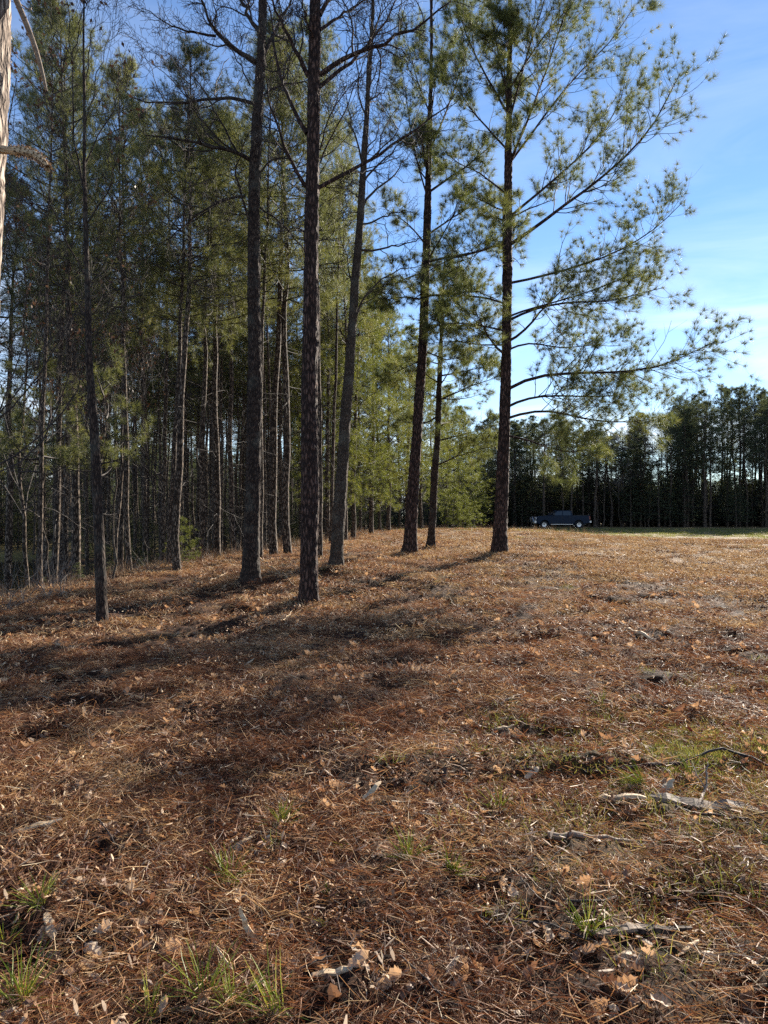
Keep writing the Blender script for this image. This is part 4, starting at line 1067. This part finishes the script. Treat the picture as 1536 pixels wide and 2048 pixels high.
for px, d, h, lab in ((925, 58, 2.6, 'low bushy young pine left of the tall clearing pine foot'), (950, 60, 2.2, 'smaller bushy young pine against the tall clearing pine trunk'), (905, 56, 3.0, 'bushy young pine right of the smallest clearing pine foot'),
                      (100, 14.8, 0, 'young pine with bright tufts beside the pond'), (218, 14.5, 0, 'young pine with bright tufts behind the young oak'), (365, 19, 0, 'small green pine seedling clump at the foot of the bank pines')):
    x = (px - 768) / F * d
    o = plant('young_pine', (POND_YOUNG if px in (100, 218) else YOUNG)[int(px) % 2], x, d, lab, 'young pine', 'bushy young pines', hs=(h / 4 if h else {100: 1.15, 218: 1.05, 365: .3}[px]), ws=(.9 if h else {100: 1.1, 218: 1.0, 365: .4}[px]))
for px, d, hs, lab in ((-30, 12, 1.05, 'brown-leaved oak leaning in from the left edge'), (60, 17, 1.15, 'brown-leaved oak behind the pondside pine'), (235, 20, 1.3, 'thin oak with russet leaves right of the young oak')):
    x = (px - 768) / F * d
    plant('oak_tree', OAKY[int(px) % 2], x, d, lab, 'tree', 'brown-leaved oaks on the bank', hs=hs, ws=1.0, lean=(0, .06))

# the wood across the clearing
def far_place(px):
    for lim, t_ in ((1000, 'behind the tall clearing pine trunk'), (1070, 'between the tall pine trunk and the truck front'), (1125, 'behind the truck cab'), (1185, 'behind the truck bed'), (1260, 'just right of the truck'), (1345, 'in the low pale gap of the wood'),
                    (1440, 'at the shoulder of the tall dark pines'), (1540, 'at the right edge of the picture'), (4000, 'beyond the right edge')):
        if px < lim: return t_
def row_word(row): return 'front-row ' if row < 2 else 'set-back '
def top_at(px):
    return np.interp(px, [900, 960, 1080, 1180, 1300, 1345, 1380, 1540, 1900], [860, 850, 842, 845, 842, 815, 790, 785, 760])
for i in range(175):
    row = i % 5
    px = random.uniform(880, 1600) if i < 140 else random.uniform(1600, 2100)
    d = 84 + row * 4.2 + random.uniform(-1.5, 1.5); x = (px - 768) / F * d
    top = top_at(px) + random.uniform(-12, 28) + (14 if row < 2 else 0)
    H = (EYE + (HORY - top) / F * d) * 1.04
    gap = 1180 < px < 1345
    if random.random() < (.5 if gap else .2):
        pr = random.choice(BARE_PALE if random.random() < .5 else BARE)
        plant('bare_tree', pr, x, d, row_word(row) + 'bare grey tree across the clearing ' + far_place(px), 'tree', row_word(row) + 'bare trees ' + far_place(px), hs=H / pr[2], ws=random.uniform(.9, 1.5))
    else:
        if gap and random.random() < .4: H *= .8
        pr = FARP[random.choice([0, 0, 1, 2, 2, 2] if px > 1340 else [0, 1, 2, 3, 1, 0])]
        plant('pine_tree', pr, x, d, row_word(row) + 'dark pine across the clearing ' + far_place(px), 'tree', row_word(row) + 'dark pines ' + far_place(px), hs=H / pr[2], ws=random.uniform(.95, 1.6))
for i in range(70):                                             # low growth under that wood
    px = random.uniform(930, 2000); d = random.uniform(82.5, 90); x = (px - 768) / F * d
    plant('young_pine', FARP[3], x, d, 'low dark evergreen ' + far_place(px), 'evergreen', 'low evergreens ' + far_place(px), hs=random.uniform(.25, .55), ws=random.uniform(.7, 1.2))
plant('bare_tree', BARE_PALE[0], (1385 - 768) / F * 96, 96, 'pale bare treetop rising above the far pines at their left shoulder', 'tree', None, hs=1.36, ws=1.2)

def inst_variant(proto):
    out_ = []
    for me, off in ((proto[0], 0), (proto[1], 2)):
        nv = len(me.vertices); V = np.zeros(nv * 3, np.float32); me.vertices.foreach_get('co', V)
        c = np.zeros(nv * 4, np.float32); me.color_attributes['col'].data.foreach_get('color', c)
        ls = np.zeros(len(me.polygons), np.int32); lt = ls.copy(); mi = ls.copy(); lv = np.zeros(len(me.loops), np.int32)
        me.polygons.foreach_get('loop_start', ls); me.polygons.foreach_get('loop_total', lt); me.polygons.foreach_get('material_index', mi); me.loops.foreach_get('vertex_index', lv)
        V = V.reshape(-1, 3); c = c.reshape(-1, 4)[:, :3]
        q = lv[ls[lt == 4][:, None] + np.arange(4)]; t_ = lv[ls[lt == 3][:, None] + np.arange(3)]
        out_.append((V, q, t_, c, 0 if off == 0 or not len(t_) else 1))
        if off and len(t_) and len(q):
            out_[-1] = (V, q, None, c, 0); out_.append((V, None, t_, c, 1))
    return out_
rf = np.random.default_rng(31)
n = 900; th = rf.uniform(-.95, .95, n); d = rf.uniform(104, 165, n)
X, Y = d * np.sin(th), d * np.cos(th); X = np.where(Y < 100, X, X); k = (Y > 102) | (X < -30) | (X > 62); X, Y = X[k], Y[k]; n = len(X)
hh = rf.uniform(.78, 1.0, n) * np.where((X > 3), .58, 1.0)
scatter_object('far_wood', [inst_variant(p_) for p_ in (FARP[0], FARP[1], FARP[3], BARE[0])], np.stack([X, Y, ground_base(X, Y) - .3], 1),
    np.stack([0 * X, 0 * X, rf.uniform(0, 6.28, n)], 1), np.stack([hh * 1.3, hh * 1.3, hh], 1), rf.choice([0, 1, 2, 2, 3], n), [M['bark_far'], M['pine_far']])
n = 1500; d = rf.uniform(17, 100, n) ** 1.0; px = rf.uniform(-500, 1000, n); X = (px - 768) / F * d; Y = d
s_ = np.interp(Y, EDGE_Y, EDGE_X) - X
wet = (X < -0.40 * Y - .5) & (Y < 61) & (s_ > 6)
k = (s_ > 1.8 + 2.5 * rf.uniform(0, 1, n)) & ~wet
X2 = rf.uniform(5, 75, 1100); Y2 = rf.uniform(88, 106, 1100)
X = np.concatenate([X[k], X2]); Y = np.concatenate([Y[k], Y2]); n = len(X); hh = rf.uniform(.12, .34, n) * np.where(Y > 60, 1.4, np.where(Y > 40, .8, .3))
scatter_object('undergrowth', [inst_variant(p_) for p_ in (FARP[3], BARE[1])], np.stack([X, Y, ground_base(X, Y) - .3], 1),
    np.stack([0 * X, 0 * X, rf.uniform(0, 6.28, n)], 1), np.stack([hh * 2.2, hh * 2.2, hh], 1), rf.choice([0, 1], n), [M['twig'], M['pine_far']])

# brush on the pond bank: arching bare stems
r = np.random.default_rng(9)
for i, (px, py) in enumerate(((18, 1222), (48, 1210), (95, 1200), (125, 1192), (285, 1148), (300, 1140))):
    p = at(px, py + 2); nst = 9
    d = np.stack([r.normal(0, .7, nst), r.normal(0, .5, nst), r.uniform(.7, 1.4, nst)], 1)
    A = lines(np.zeros((nst, 3)), d, r.uniform(.35, .95, nst), 8, (.3, 0, -.5), .16, r); RA = np.full((nst, 1), .005) * np.linspace(1, .3, 8)[None]
    B_, RB = spawn(A, RA, 3, .3, .9, .8, lambda t, q: q * .4, 5, (0, 0, .2), .2, r)
    b = MB(); wood_mb(b, [(A, RA), (B_, np.clip(RB, .0018, .01))], [4, 3])
    lab = ['tangle of pale bare stems at the left edge of the bank', 'arching pale stems on the bank in front of the thin pale stem', 'bare brush at the foot of the bright-rimmed pondside pine', 'low bare stems between pondside pine and young oak', 'bare shrub left of the brightest-rimmed pine foot', 'pale twiggy shrub at the foot of the light-rimmed slim pines'][i]
    tag(obj('bare_shrub', b.mesh('bare_shrub', [M['twig_pale']]), loc=(p[0], p[1], p[2] - .03)), lab, 'shrub', 'bare shrubs on the bank')

# ------------------------------------------------------------------ pickup truck
def paint(name, c, rough=.25, metal=.3, coat=.6): return plain(name, c, rough, metal, .5, coat)
TP = plain('dark_blue_paint', (0.004, 0.015, 0.036), .4, 0, .18); TG = plain('tinted_glass', (0.015, 0.022, 0.03), .05); TB = plain('black_rubber', (0.012, 0.012, 0.013), .8)
TC = plain('chrome', (0.45, 0.45, 0.47), .3, 1.0); TR = plain('tail_lamp_red', (0.25, 0.02, 0.02), .2); TL = plain('head_lamp_glass', (0.6, 0.62, 0.65), .1); TK = plain('black_plastic', (0.02, 0.02, 0.022), .5)
def extrude_profile(prof, y0, y1, inset=.0, bev=.04):
    """side profile (x,z) extruded across the width, with rounded shoulders"""
    n = len(prof); P = np.array(prof, float); c = P.mean(0)
    rings = []
    for y, s in ((y0, 1 - inset), (y0 + bev, 1.0), (y1 - bev, 1.0), (y1, 1 - inset)):
        q = c + (P - c) * (s if s == 1.0 else s)
        rings.append(np.stack([q[:, 0], np.full(n, y), q[:, 1]], 1))
    V = np.concatenate(rings); Q = []
    for k in range(3):
        for i in range(n):
            j = (i + 1) % n; Q.append((k * n + i, k * n + j, (k + 1) * n + j, (k + 1) * n + i))
    return V, Q, [tuple(range(n))[::-1], tuple(3 * n + i for i in range(n))]
def ngon_obj(name, V, Q, caps, mat, parent, sm=False):
    me = bpy.data.meshes.new(name); me.from_pydata([tuple(v) for v in V], [], [tuple(q) for q in Q] + list(caps)); me.materials.append(mat)
    me.update(); return obj(name, me, parent)
def box(name, x0, x1, y0, y1, z0, z1, mat, parent, bev=.01):
    V, Q, caps = extrude_profile([(x0, z0), (x1, z0), (x1, z1), (x0, z1)], y0, y1, .0, min(bev, (y1 - y0) * .3)); return ngon_obj(name, V, Q, caps, mat, parent)
def disc_ring(name, cx, y0, y1, cz, r0, r1, mat, parent, n=24):
    a = np.arange(n) / n * 2 * math.pi; V, Q = [], []
    prof = [(r0, y0 + .01), (r1 * .96, y0), (r1, y0 + .03), (r1, y1 - .03), (r1 * .96, y1), (r0, y1 - .01)]
    for rr, y in prof: V += [(cx + rr * math.cos(t), y, cz + rr * math.sin(t)) for t in a]
    m_ = len(prof)
    for k in range(m_):
        for i in range(n):
            j = (i + 1) % n; k2 = (k + 1) % m_; Q.append((k * n + i, k * n + j, k2 * n + j, k2 * n + i))
    return ngon_obj(name, V, Q, [], mat, parent)
TD = 77.0
tx0, tx1 = (1067 - 768) / F * TD, (1183 - 768) / F * TD
tz = EYE - (1057 - HORY) / F * TD
tk = empty('pickup_truck', ((tx0 + tx1) / 2, TD + 1, tz - .02), 'dark blue pickup truck with chrome grille guard parked at the far edge of the clearing', 'pickup truck')
tk.rotation_euler = (0, 0, 0)
def arch(cx, r=.50, z=.42, n=9): return [(cx + r * math.cos(a), z + r * math.sin(a) * 1.0) for a in np.linspace(math.pi, 0, n)]
WF, WR, WZ = -1.86, 1.72, .41
body = [(-2.72, .62), (-2.70, 1.08), (-2.62, 1.22), (-2.0, 1.29), (-1.25, 1.33), (1.0, 1.36), (2.78, 1.34), (2.84, .62), (2.25, .55)]
low = [(2.25, .50)] + arch(WR)[::-1] + [(1.1, .50), (-1.2, .50)] + arch(WF)[::-1] + [(-2.45, .52)]
prof = [(-2.72, .62)] + body[1:8] + low
V, Q, caps = extrude_profile(prof, -.98, .98, .02, .07)
me = bpy.data.meshes.new('body'); me.from_pydata([tuple(v) for v in V], [], [tuple(q) for q in Q] + caps); me.materials.append(TP); me.update(); obj('body', me, tk)
cab = [(-1.22, 1.32), (-.55, 1.80), (-.35, 1.87), (.75, 1.88), (.98, 1.80), (1.08, 1.34)]
def cab_ring(y, s, top): return [(x, y * (1 - .10 * (z - 1.32) / .56 * top), z) for x, z in cab]
V = cab_ring(-.90, 1, 1) + cab_ring(.90, 1, 1); nC = len(cab)
ngon_obj('cab', V, [(i, (i + 1) % nC, nC + (i + 1) % nC, nC + i) for i in range(nC)], [tuple(range(nC))[::-1], tuple(range(nC, 2 * nC))], TP, tk)
for sy in (-1, 1):
    yb = .905
    def wpane(pts):
        V = [(x, sy * (yb * (1 - .10 * (z - 1.32) / .56) + .004), z) for x, z in pts]; V2 = [(x, y - sy * .03, z) for x, y, z in V]; n_ = len(pts)
        return ngon_obj('side_window', V + V2, [(i, (i + 1) % n_, n_ + (i + 1) % n_, n_ + i) for i in range(n_)], [tuple(range(n_)), tuple(range(n_, 2 * n_))[::-1]], TG, tk)
    wpane([(-.98, 1.38), (-.48, 1.76), (-.02, 1.80), (-.02, 1.38)]); wpane([(.08, 1.38), (.08, 1.80), (.72, 1.80), (.86, 1.72), (.88, 1.38)])
    for xd in (.12, .92):
        box('door_handle', xd - .22, xd - .06, sy * .985 - .015, sy * .985 + .015, 1.16, 1.19, TK, tk)
    for xs in (-1.12, .03, 1.06):
        box('door_seam', xs, xs + .012, sy * .983 - .006, sy * .983 + .006, .6, 1.31, TK, tk, .001)
    box('wing_mirror', -.98, -.80, sy * 1.06 - .12, sy * 1.06 + .12, 1.38, 1.60, TK, tk, .03)
    box('running_board', -1.2, 1.05, sy * .98 - .08, sy * .98 + .08, .42, .47, TC, tk)
    box('headlight', -2.71, -2.50, sy * .86 - .12, sy * .86 + .13, .98, 1.16, TL, tk, .02); box('taillight', 2.76, 2.87, sy * .90 - .07, sy * .90 + .09, .95, 1.25, TR, tk, .02)
    for cx in (WF, WR):
        wh = empty('wheel', (0, 0, 0), None, None); wh.parent = tk
        y0, y1 = (-.97, -.69) if sy < 0 else (.69, .97)
        disc_ring('tyre', cx, y0, y1, WZ, .24, .41, TB, wh); yo = y0 + .035 if sy < 0 else y1 - .035
        disc_ring('rim', cx, yo - .02, yo + .02, WZ, .05, .235, TC, wh, 16)
ngon_obj('windshield', [(-1.17, -.80, 1.385), (-.60, -.76, 1.785), (-.60, .76, 1.785), (-1.17, .80, 1.385), (-1.14, -.80, 1.36), (-.57, -.76, 1.76), (-.57, .76, 1.76), (-1.14, .80, 1.36)], [(0, 1, 2, 3), (7, 6, 5, 4)], [], TG, tk)
box('front_bumper', -2.88, -2.66, -.97, .97, .58, .82, TC, tk, .05); box('rear_bumper', 2.80, 2.98, -.95, .95, .62, .80, TC, tk, .05)
box('grille', -2.76, -2.70, -.62, .62, .86, 1.18, TC, tk, .03); box('bed_rail', 1.10, 2.82, -.99, .99, 1.36, 1.39, TK, tk, .02); box('undercarriage', -2.4, 2.5, -.6, .6, .38, .56, TK, tk, .02)
gg = empty('grille_guard', (0, 0, 0), None, None); gg.parent = tk
for nm, pts in (('upright', [(-2.86, -.42, .5), (-3.0, -.42, .8), (-3.0, -.42, 1.25)]), ('upright', [(-2.86, .42, .5), (-3.0, .42, .8), (-3.0, .42, 1.25)]), ('hoop', [(-2.95, -.9, .72), (-3.0, -.9, 1.15), (-3.02, -.42, 1.22), (-3.02, .42, 1.22), (-3.0, .9, 1.15), (-2.95, .9, .72)]), ('crossbar', [(-3.0, -.9, .92), (-3.04, 0, .92), (-3.0, .9, .92)]), ('crossbar', [(-2.95, -.9, .74), (-3.02, 0, .74), (-2.95, .9, .74)])):
    V, Q = tubes(resample(pts, 12)[None], np.full((1, 12), .04), 8); b = MB(); b.add(V, Q); obj(nm, b.mesh(nm, [TC], True, False), gg)

# ------------------------------------------------------------------ things lying in the foreground
r = np.random.default_rng(123)
def green_tuft(px, py, size, n, label, upright=1.0, tuft='needle', group='green tufts in the straw'):
    p = at(px, py); b = MB(); n = int(n * .5); size *= 1.05
    th = r.uniform(0, 6.28, n); le = np.abs(r.normal(0, .55 + .4 * (1 - upright), n)) + .1
    d = np.stack([np.cos(th) * np.sin(le), np.sin(th) * np.sin(le), np.cos(le)], 1)
    if upright < .5: d = unit(d * .6 + np.array([r.uniform(-1, 1), -.4, .25]))
    P0 = r.normal(0, size * .06, (n, 3)); P0[:, 2] = 0
    P_ = lines(P0, d, size * r.uniform(.6, 1.1, n), 5, (0, 0, -.5), .05, r); Rr = np.full((n, 1), .0019) * np.array([[1, 1, .9, .7, .2]])
    V, Q = tubes(P_, Rr, 3); h = np.repeat(r.uniform(0, 1, n), 15)
    b.add(V, Q, col=np.stack([h, h, h], 1))
    return tag(obj('grass_tuft', b.mesh('grass_tuft', [M['green']]), loc=tuple(p - (0, 0, .005))), label, 'grass tuft', group)
for a in ((562, 1655, .16, 70, 'small green tuft in the middle distance, above the fallen chips'), (545, 1705, .10, 40, 'yellowing little tuft below the upper middle green one', .6), (458, 1765, .19, 90, 'leafy green tuft left of centre in front of a white chip', .7),
          (495, 1775, .17, 70, 'bright green spray just right of the leafy tuft', .3), (710, 1705, .12, 40, 'small flattened green tuft at centre', .3), (818, 1722, .16, 90, 'dense green spray right of centre', .5),
          (905, 1752, .18, 70, 'green needle spray fanning left from a twig end', .2), (78, 1812, .15, 80, 'green tuft at the left above the pale leaf', .7), (1175, 1868, .17, 60, 'yellow-green tuft beside the split bark at lower right', .8),
          (405, 2005, .20, 60, 'tall loose tuft at lower centre-left', 1.0), (465, 2025, .17, 60, 'tuft low in front of the upright splinter', .9), (550, 2030, .20, 55, 'tall pale-green tuft right of the upright splinter', 1.0),
          (42, 2010, .20, 90, 'large tuft in the lower left corner', 1.0), (300, 2035, .14, 50, 'small tuft cut by the bottom edge', .8), (12, 1900, .14, 50, 'tuft at the left edge below the upper left one', .6),
          (1292, 1580, .24, 150, 'fresh green grass clump below the long dark branch', .45), (1000, 1625, .16, 60, 'pale grass tuft left of the grassy patch', .8), (1380, 1560, .22, 90, 'dark green grass in the crook of the long branch', .5),
          (1205, 1420, .2, 60, 'faint green tuft in the middle distance at right', .8), (1515, 1830, .14, 40, 'green blades at the right edge', .6), (655, 1795, .08, 25, 'few thin green blades at centre-left', .9), (660, 1855, .1, 25, 'thin blades above the upright splinter', .4)):
    green_tuft(*a)

def stick(px_pts, rad, label, mat='oldwood', lift=.02, n=14, name='fallen_branch', twigs=0, hgt=None, taper=.45):
    P_ = np.array([at(x, y) for x, y in px_pts]); P_ = resample(P_, n)
    P_[:, 2] = ground(P_[:, 0], P_[:, 1]) * .5 + P_[:, 2] * .5 + lift
    if hgt is not None: P_[:, 2] += np.interp(np.linspace(0, 1, n), np.linspace(0, 1, len(hgt)), hgt)
    P_[1:-1] += r.normal(0, rad * .4, (n - 2, 3))
    Rr = rad * np.linspace(1, taper, n) * r.uniform(.85, 1.15, n); Rr[-1] *= .4
    base = P_[0].copy(); V, Q = tubes((P_ - base)[None], Rr[None], 8); V += r.normal(0, rad * .08, V.shape)
    b = MB(); b.add(V, Q)
    if twigs:
        A, RA = spawn((P_ - base)[None], Rr[None], twigs, .3, .95, .7, lambda t, q: .12 + .1 * r.uniform(0, 1, t.shape), 6, (0, 0, .3), .2, r); wood_mb(b, [(A, RA)], [4])
    return tag(obj(name, b.mesh(name, [M[mat]], True), loc=tuple(base)), label, 'stick' if rad < .012 else 'branch')
stick([(1168, 1552), (1250, 1549), (1330, 1545), (1400, 1540), (1440, 1524), (1490, 1532), (1560, 1556)], .013, 'long dark branch arching across the grassy patch at right', 'twig', .03, hgt=[0, 0, .01, .03, .07, .04, 0], twigs=3)
stick([(1350, 1620), (1400, 1636), (1470, 1648), (1560, 1660)], .008, 'thin dark stick at the right edge below the split log', 'twig')
stick([(1395, 1625), (1412, 1605), (1416, 1575)], .009, 'short forked grey stick standing out of the grass', 'oldwood', .02, hgt=[0, .06, .12], name='forked_stick', twigs=2)
stick([(1095, 1672), (1180, 1680), (1250, 1690), (1330, 1676), (1400, 1685)], .020, 'half-buried weathered branch under the grassy patch', 'oldwood', .005)
stick([(1440, 1700), (1500, 1715), (1570, 1725)], .025, 'reddish rotten log end at the right edge', 'oldwood', .0)
stick([(1125, 1815), (1180, 1820), (1270, 1818), (1345, 1808)], .005, 'thin curved twig above the yellow-green tuft', 'twig', .03)
stick([(1020, 1745), (1055, 1785), (1090, 1820)], .004, 'thin pale straight twig left of the curved one', 'oldwood', .03)
stick([(770, 1618), (840, 1612), (900, 1620), (960, 1628)], .006, 'dark thin twig across the straw at centre right', 'twig', .02)
stick([(900, 1595), (970, 1632), (1000, 1660)], .005, 'curved twig leading down from the small dark stump', 'twig', .03)
stick([(340, 1635), (310, 1590), (300, 1575)], .005, 'short brown twig near the flat chip', 'twig', .02)
stick([(160, 1660), (190, 1655), (225, 1700), (250, 1745)], .004, 'thin reddish twig slanting through straw at left', 'twig', .05)
stick([(108, 1790), (160, 1805), (215, 1825)], .012, 'short grey half-buried stick by the upper left tuft', 'oldwood', .01)
stick([(800, 1930), (850, 1975), (900, 2030), (1000, 2044)], .004, 'long thin dark twig at the bottom centre', 'twig', .03)
stick([(960, 1850), (1050, 1858), (1120, 1870), (1200, 1905)], .005, 'dark twig running left from the yellow-green tuft', 'twig', .03)
stick([(570, 1975), (620, 1950), (665, 1935)], .005, 'dark twig crossing the pale splinter board', 'twig', .04)
stick([(440, 1620), (480, 1630), (520, 1655)], .013, 'curved pale stick lying over a dark hollow', 'oldwood', .02)
stick([(1340, 1855), (1420, 1842), (1500, 1845), (1560, 1838)], .005, 'thin twig at the lower right edge', 'twig', .03)
stick([(1248, 1263), (1280, 1272), (1300, 1282), (1328, 1292)], .035, 'broken pale log lying in the middle of the clearing', 'chip', .03)
stick([(1000, 1413), (1022, 1402), (1045, 1392)], .014, 'short stick on the rim of the dark hollow', 'oldwood', .02)
stick([(560, 1245), (575, 1235), (585, 1222)], .012, 'pale forked stick at the foot of the blocky trunk', 'chip', .02, name='forked_stick', twigs=2)
stick([(420, 1165), (440, 1155), (455, 1148)], .02, 'pale stick left of the ridged hardwood', 'chip', .03)
stick([(520, 1120), (560, 1150), (590, 1178)], .02, 'pale dry branch leaning beside the ridged hardwood', 'chip', .05, twigs=4)
stick([(890, 1570), (888, 1590)], .016, 'small dark stump standing in the straw', 'twig', .0, n=6, hgt=[.10, 0], name='small_stump')
stick([(1180, 1200), (1195, 1196), (1206, 1200)], .07, 'reddish clod of bark alone in the clearing', 'bark_red', .02, n=6, name='bark_clod')
stick([(385, 1493), (410, 1488), (440, 1482)], .015, 'pale weathered stick in the left half', 'chip', .015)
stick([(472, 1500), (486, 1520), (500, 1545)], .006, 'slender bent twig below the pale weathered stick', 'oldwood', .03)
stick([(1050, 1725), (1090, 1740), (1140, 1700)], .003, 'fine bare twig in straw at right', 'twig', .03)

def chip(px, py, L, w, t, rz, tilt, label, mat='chip', name='wood_chip'):
    p = at(px, py); V, Q = chip_geo(r, L, w, t, 8)
    V = V @ rotm(r.uniform(-.3, .3), -tilt, rz).T
    b = MB(); b.add(V, Q); return tag(obj(name, b.mesh(name, [M[mat]]), loc=(p[0], p[1], p[2] + .015 + abs(math.sin(tilt)) * L * .35)), label, 'wood chip', 'pale wood chips on the ground')
CH = [(745, 1592, .16, .030, .01, .9, .35, 'bright leaf-shaped chip standing out at centre'), (70, 1665, .24, .035, .012, .35, .15, 'long pale splinter near the left edge'), (15, 1640, .1, .05, .012, .1, .2, 'broad pale chip at the left edge'),
      (495, 1890, .16, .04, .018, 3.4, 1.15, 'upright pale splinter at lower centre'), (452, 1950, .11, .016, .008, 3.2, 1.0, 'narrow upright splinter left of the big one'), (665, 1955, .14, .03, .012, .12, .1, 'flat pale board chip at lower centre'),
      (480, 1700, .13, .03, .012, .75, .3, 'reddish splinter behind the leafy tuft'), (735, 1635, .17, .018, .012, .05, .05, 'thin pale strip at centre'), (1330, 1592, .18, .045, .012, .55, .4, 'bright chip propped against the split log'),
      (1245, 1600, .26, .035, .03, -.1, .0, 'grey-faced short log in the grassy patch'), (1410, 1620, .55, .075, .05, -.45, .05, 'large split log piece at the right in grass', 'oldwood'), (1240, 1872, .22, .05, .02, .1, .1, 'split bark slab beside the yellow-green tuft', 'oldwood'),
      (1300, 1870, .3, .05, .02, -.1, .05, 'darker bark slab right of the split slab', 'bark_brown'), (915, 1910, .12, .02, .012, .0, .1, 'short tan block at lower right of centre'), (100, 1870, .13, .035, .01, 2.2, .3, 'tan curved chip under the upper left tuft'),
      (400, 2020, .12, .03, .01, .5, .1, 'pale chip near the bottom edge among tufts'), (565, 1415, .13, .02, .01, .9, .6, 'small bright splinter far left of the dark hollow'), (290, 1460, .1, .03, .01, .2, .2, 'small pale chip in the left half beyond the straw ridge'),
      (495, 1335, .2, .02, .01, .9, .4, 'bright splinter beyond the straw at left centre'), (800, 1362, .2, .025, .015, .0, .0, 'thin pale strip lying far in the centre'), (1380, 1905, .1, .02, .01, .5, .2, 'small pale chip at lower right'),
      (1065, 1555, .13, .04, .01, .7, .3, 'pale ragged chip right of the small stump'), (510, 1985, .1, .02, .01, -.5, .4, 'grey splinter between the lower tufts'), (905, 1945, .09, .016, .01, .9, .3, 'narrow pale chip at the lower right of centre'), (1010, 1460, .16, .025, .015, .3, .1, 'dull chip above the reddish straw')]
for c in CH: chip(*c)

# dry leaves large enough to pick out
lm = []
for i in range(8):
    V, Q = leaf_geo(r, 1.0, r.choice([-1, 1]) * r.uniform(.5, 1.2)); b = MB(); b.add(V, Q, col=np.full((len(V), 3), .25 + .1 * i)); lm.append(b.mesh('dry_leaf', [M['dead_leaf']]))
named = [(185, 1912, 'pale three-pointed leaf standing up at lower left'), (255, 1890, 'grey-green lobed leaf right of the three-pointed one'), (290, 1965, 'curled tan leaf under the lobed one'), (105, 1870, 'ochre leaf beside the curved chip'),
         (1205, 1910, 'cream leaf below the split bark slab'), (850, 1835, 'crumpled pale leaf cluster left of the thin twig'), (1035, 1900, 'torn tan leaf right of the short tan block'), (255, 1775, 'small yellow leaf above the curled tan one'), (640, 1930, 'brown curled leaf over the flat board chip')]
pts = [(a, b_) for a, b_, _ in named]
for i in range(150):
    py = 1420 + 620 * r.uniform(0, 1) ** .8; pts.append((r.uniform(5, 1530), py))
for i, (px, py) in enumerate(pts):
    p = at(px, py); o = obj('dry_leaf', lm[r.integers(0, 8)], loc=(p[0], p[1], p[2] + .02))
    s = r.uniform(.05, .10) if i >= len(named) else .10
    o.scale = (s, s, s); o.rotation_euler = (r.normal(0, .55), r.normal(0, .55), r.uniform(0, 6.28))
    if i < len(named): tag(o, named[i][2], 'leaf')
    else: 
        pl_ = ('at far left' if px < 300 else 'left of centre' if px < 640 else 'in the middle' if px < 900 else 'right of centre' if px < 1200 else 'at far right') + (' beyond the green tufts' if py < 1620 else ' among the green tufts' if py < 1820 else ' near the bottom edge')
        tag(o, 'small curled dry leaf on the straw ' + pl_, 'leaf', 'small dry leaves ' + pl_)
# three red leaves
for px, py, lab in ((1380, 1470, 'red leaf in the dark hollow at right'), (1185, 1448, 'orange-red leaf near the dark hollows'), (940, 1645, 'tiny red leaf by the white curled chip')):
    p = at(px, py); V, Q = leaf_geo(r, .07, .8); b = MB(); b.add(V @ rotm(.5, .3, r.uniform(0, 6)).T, Q)
    tag(obj('red_leaf', b.mesh('red_leaf', [plain('red_leaf', (.35, .05, .03), .5)]), loc=(p[0], p[1], p[2] + .025)), lab, 'leaf')
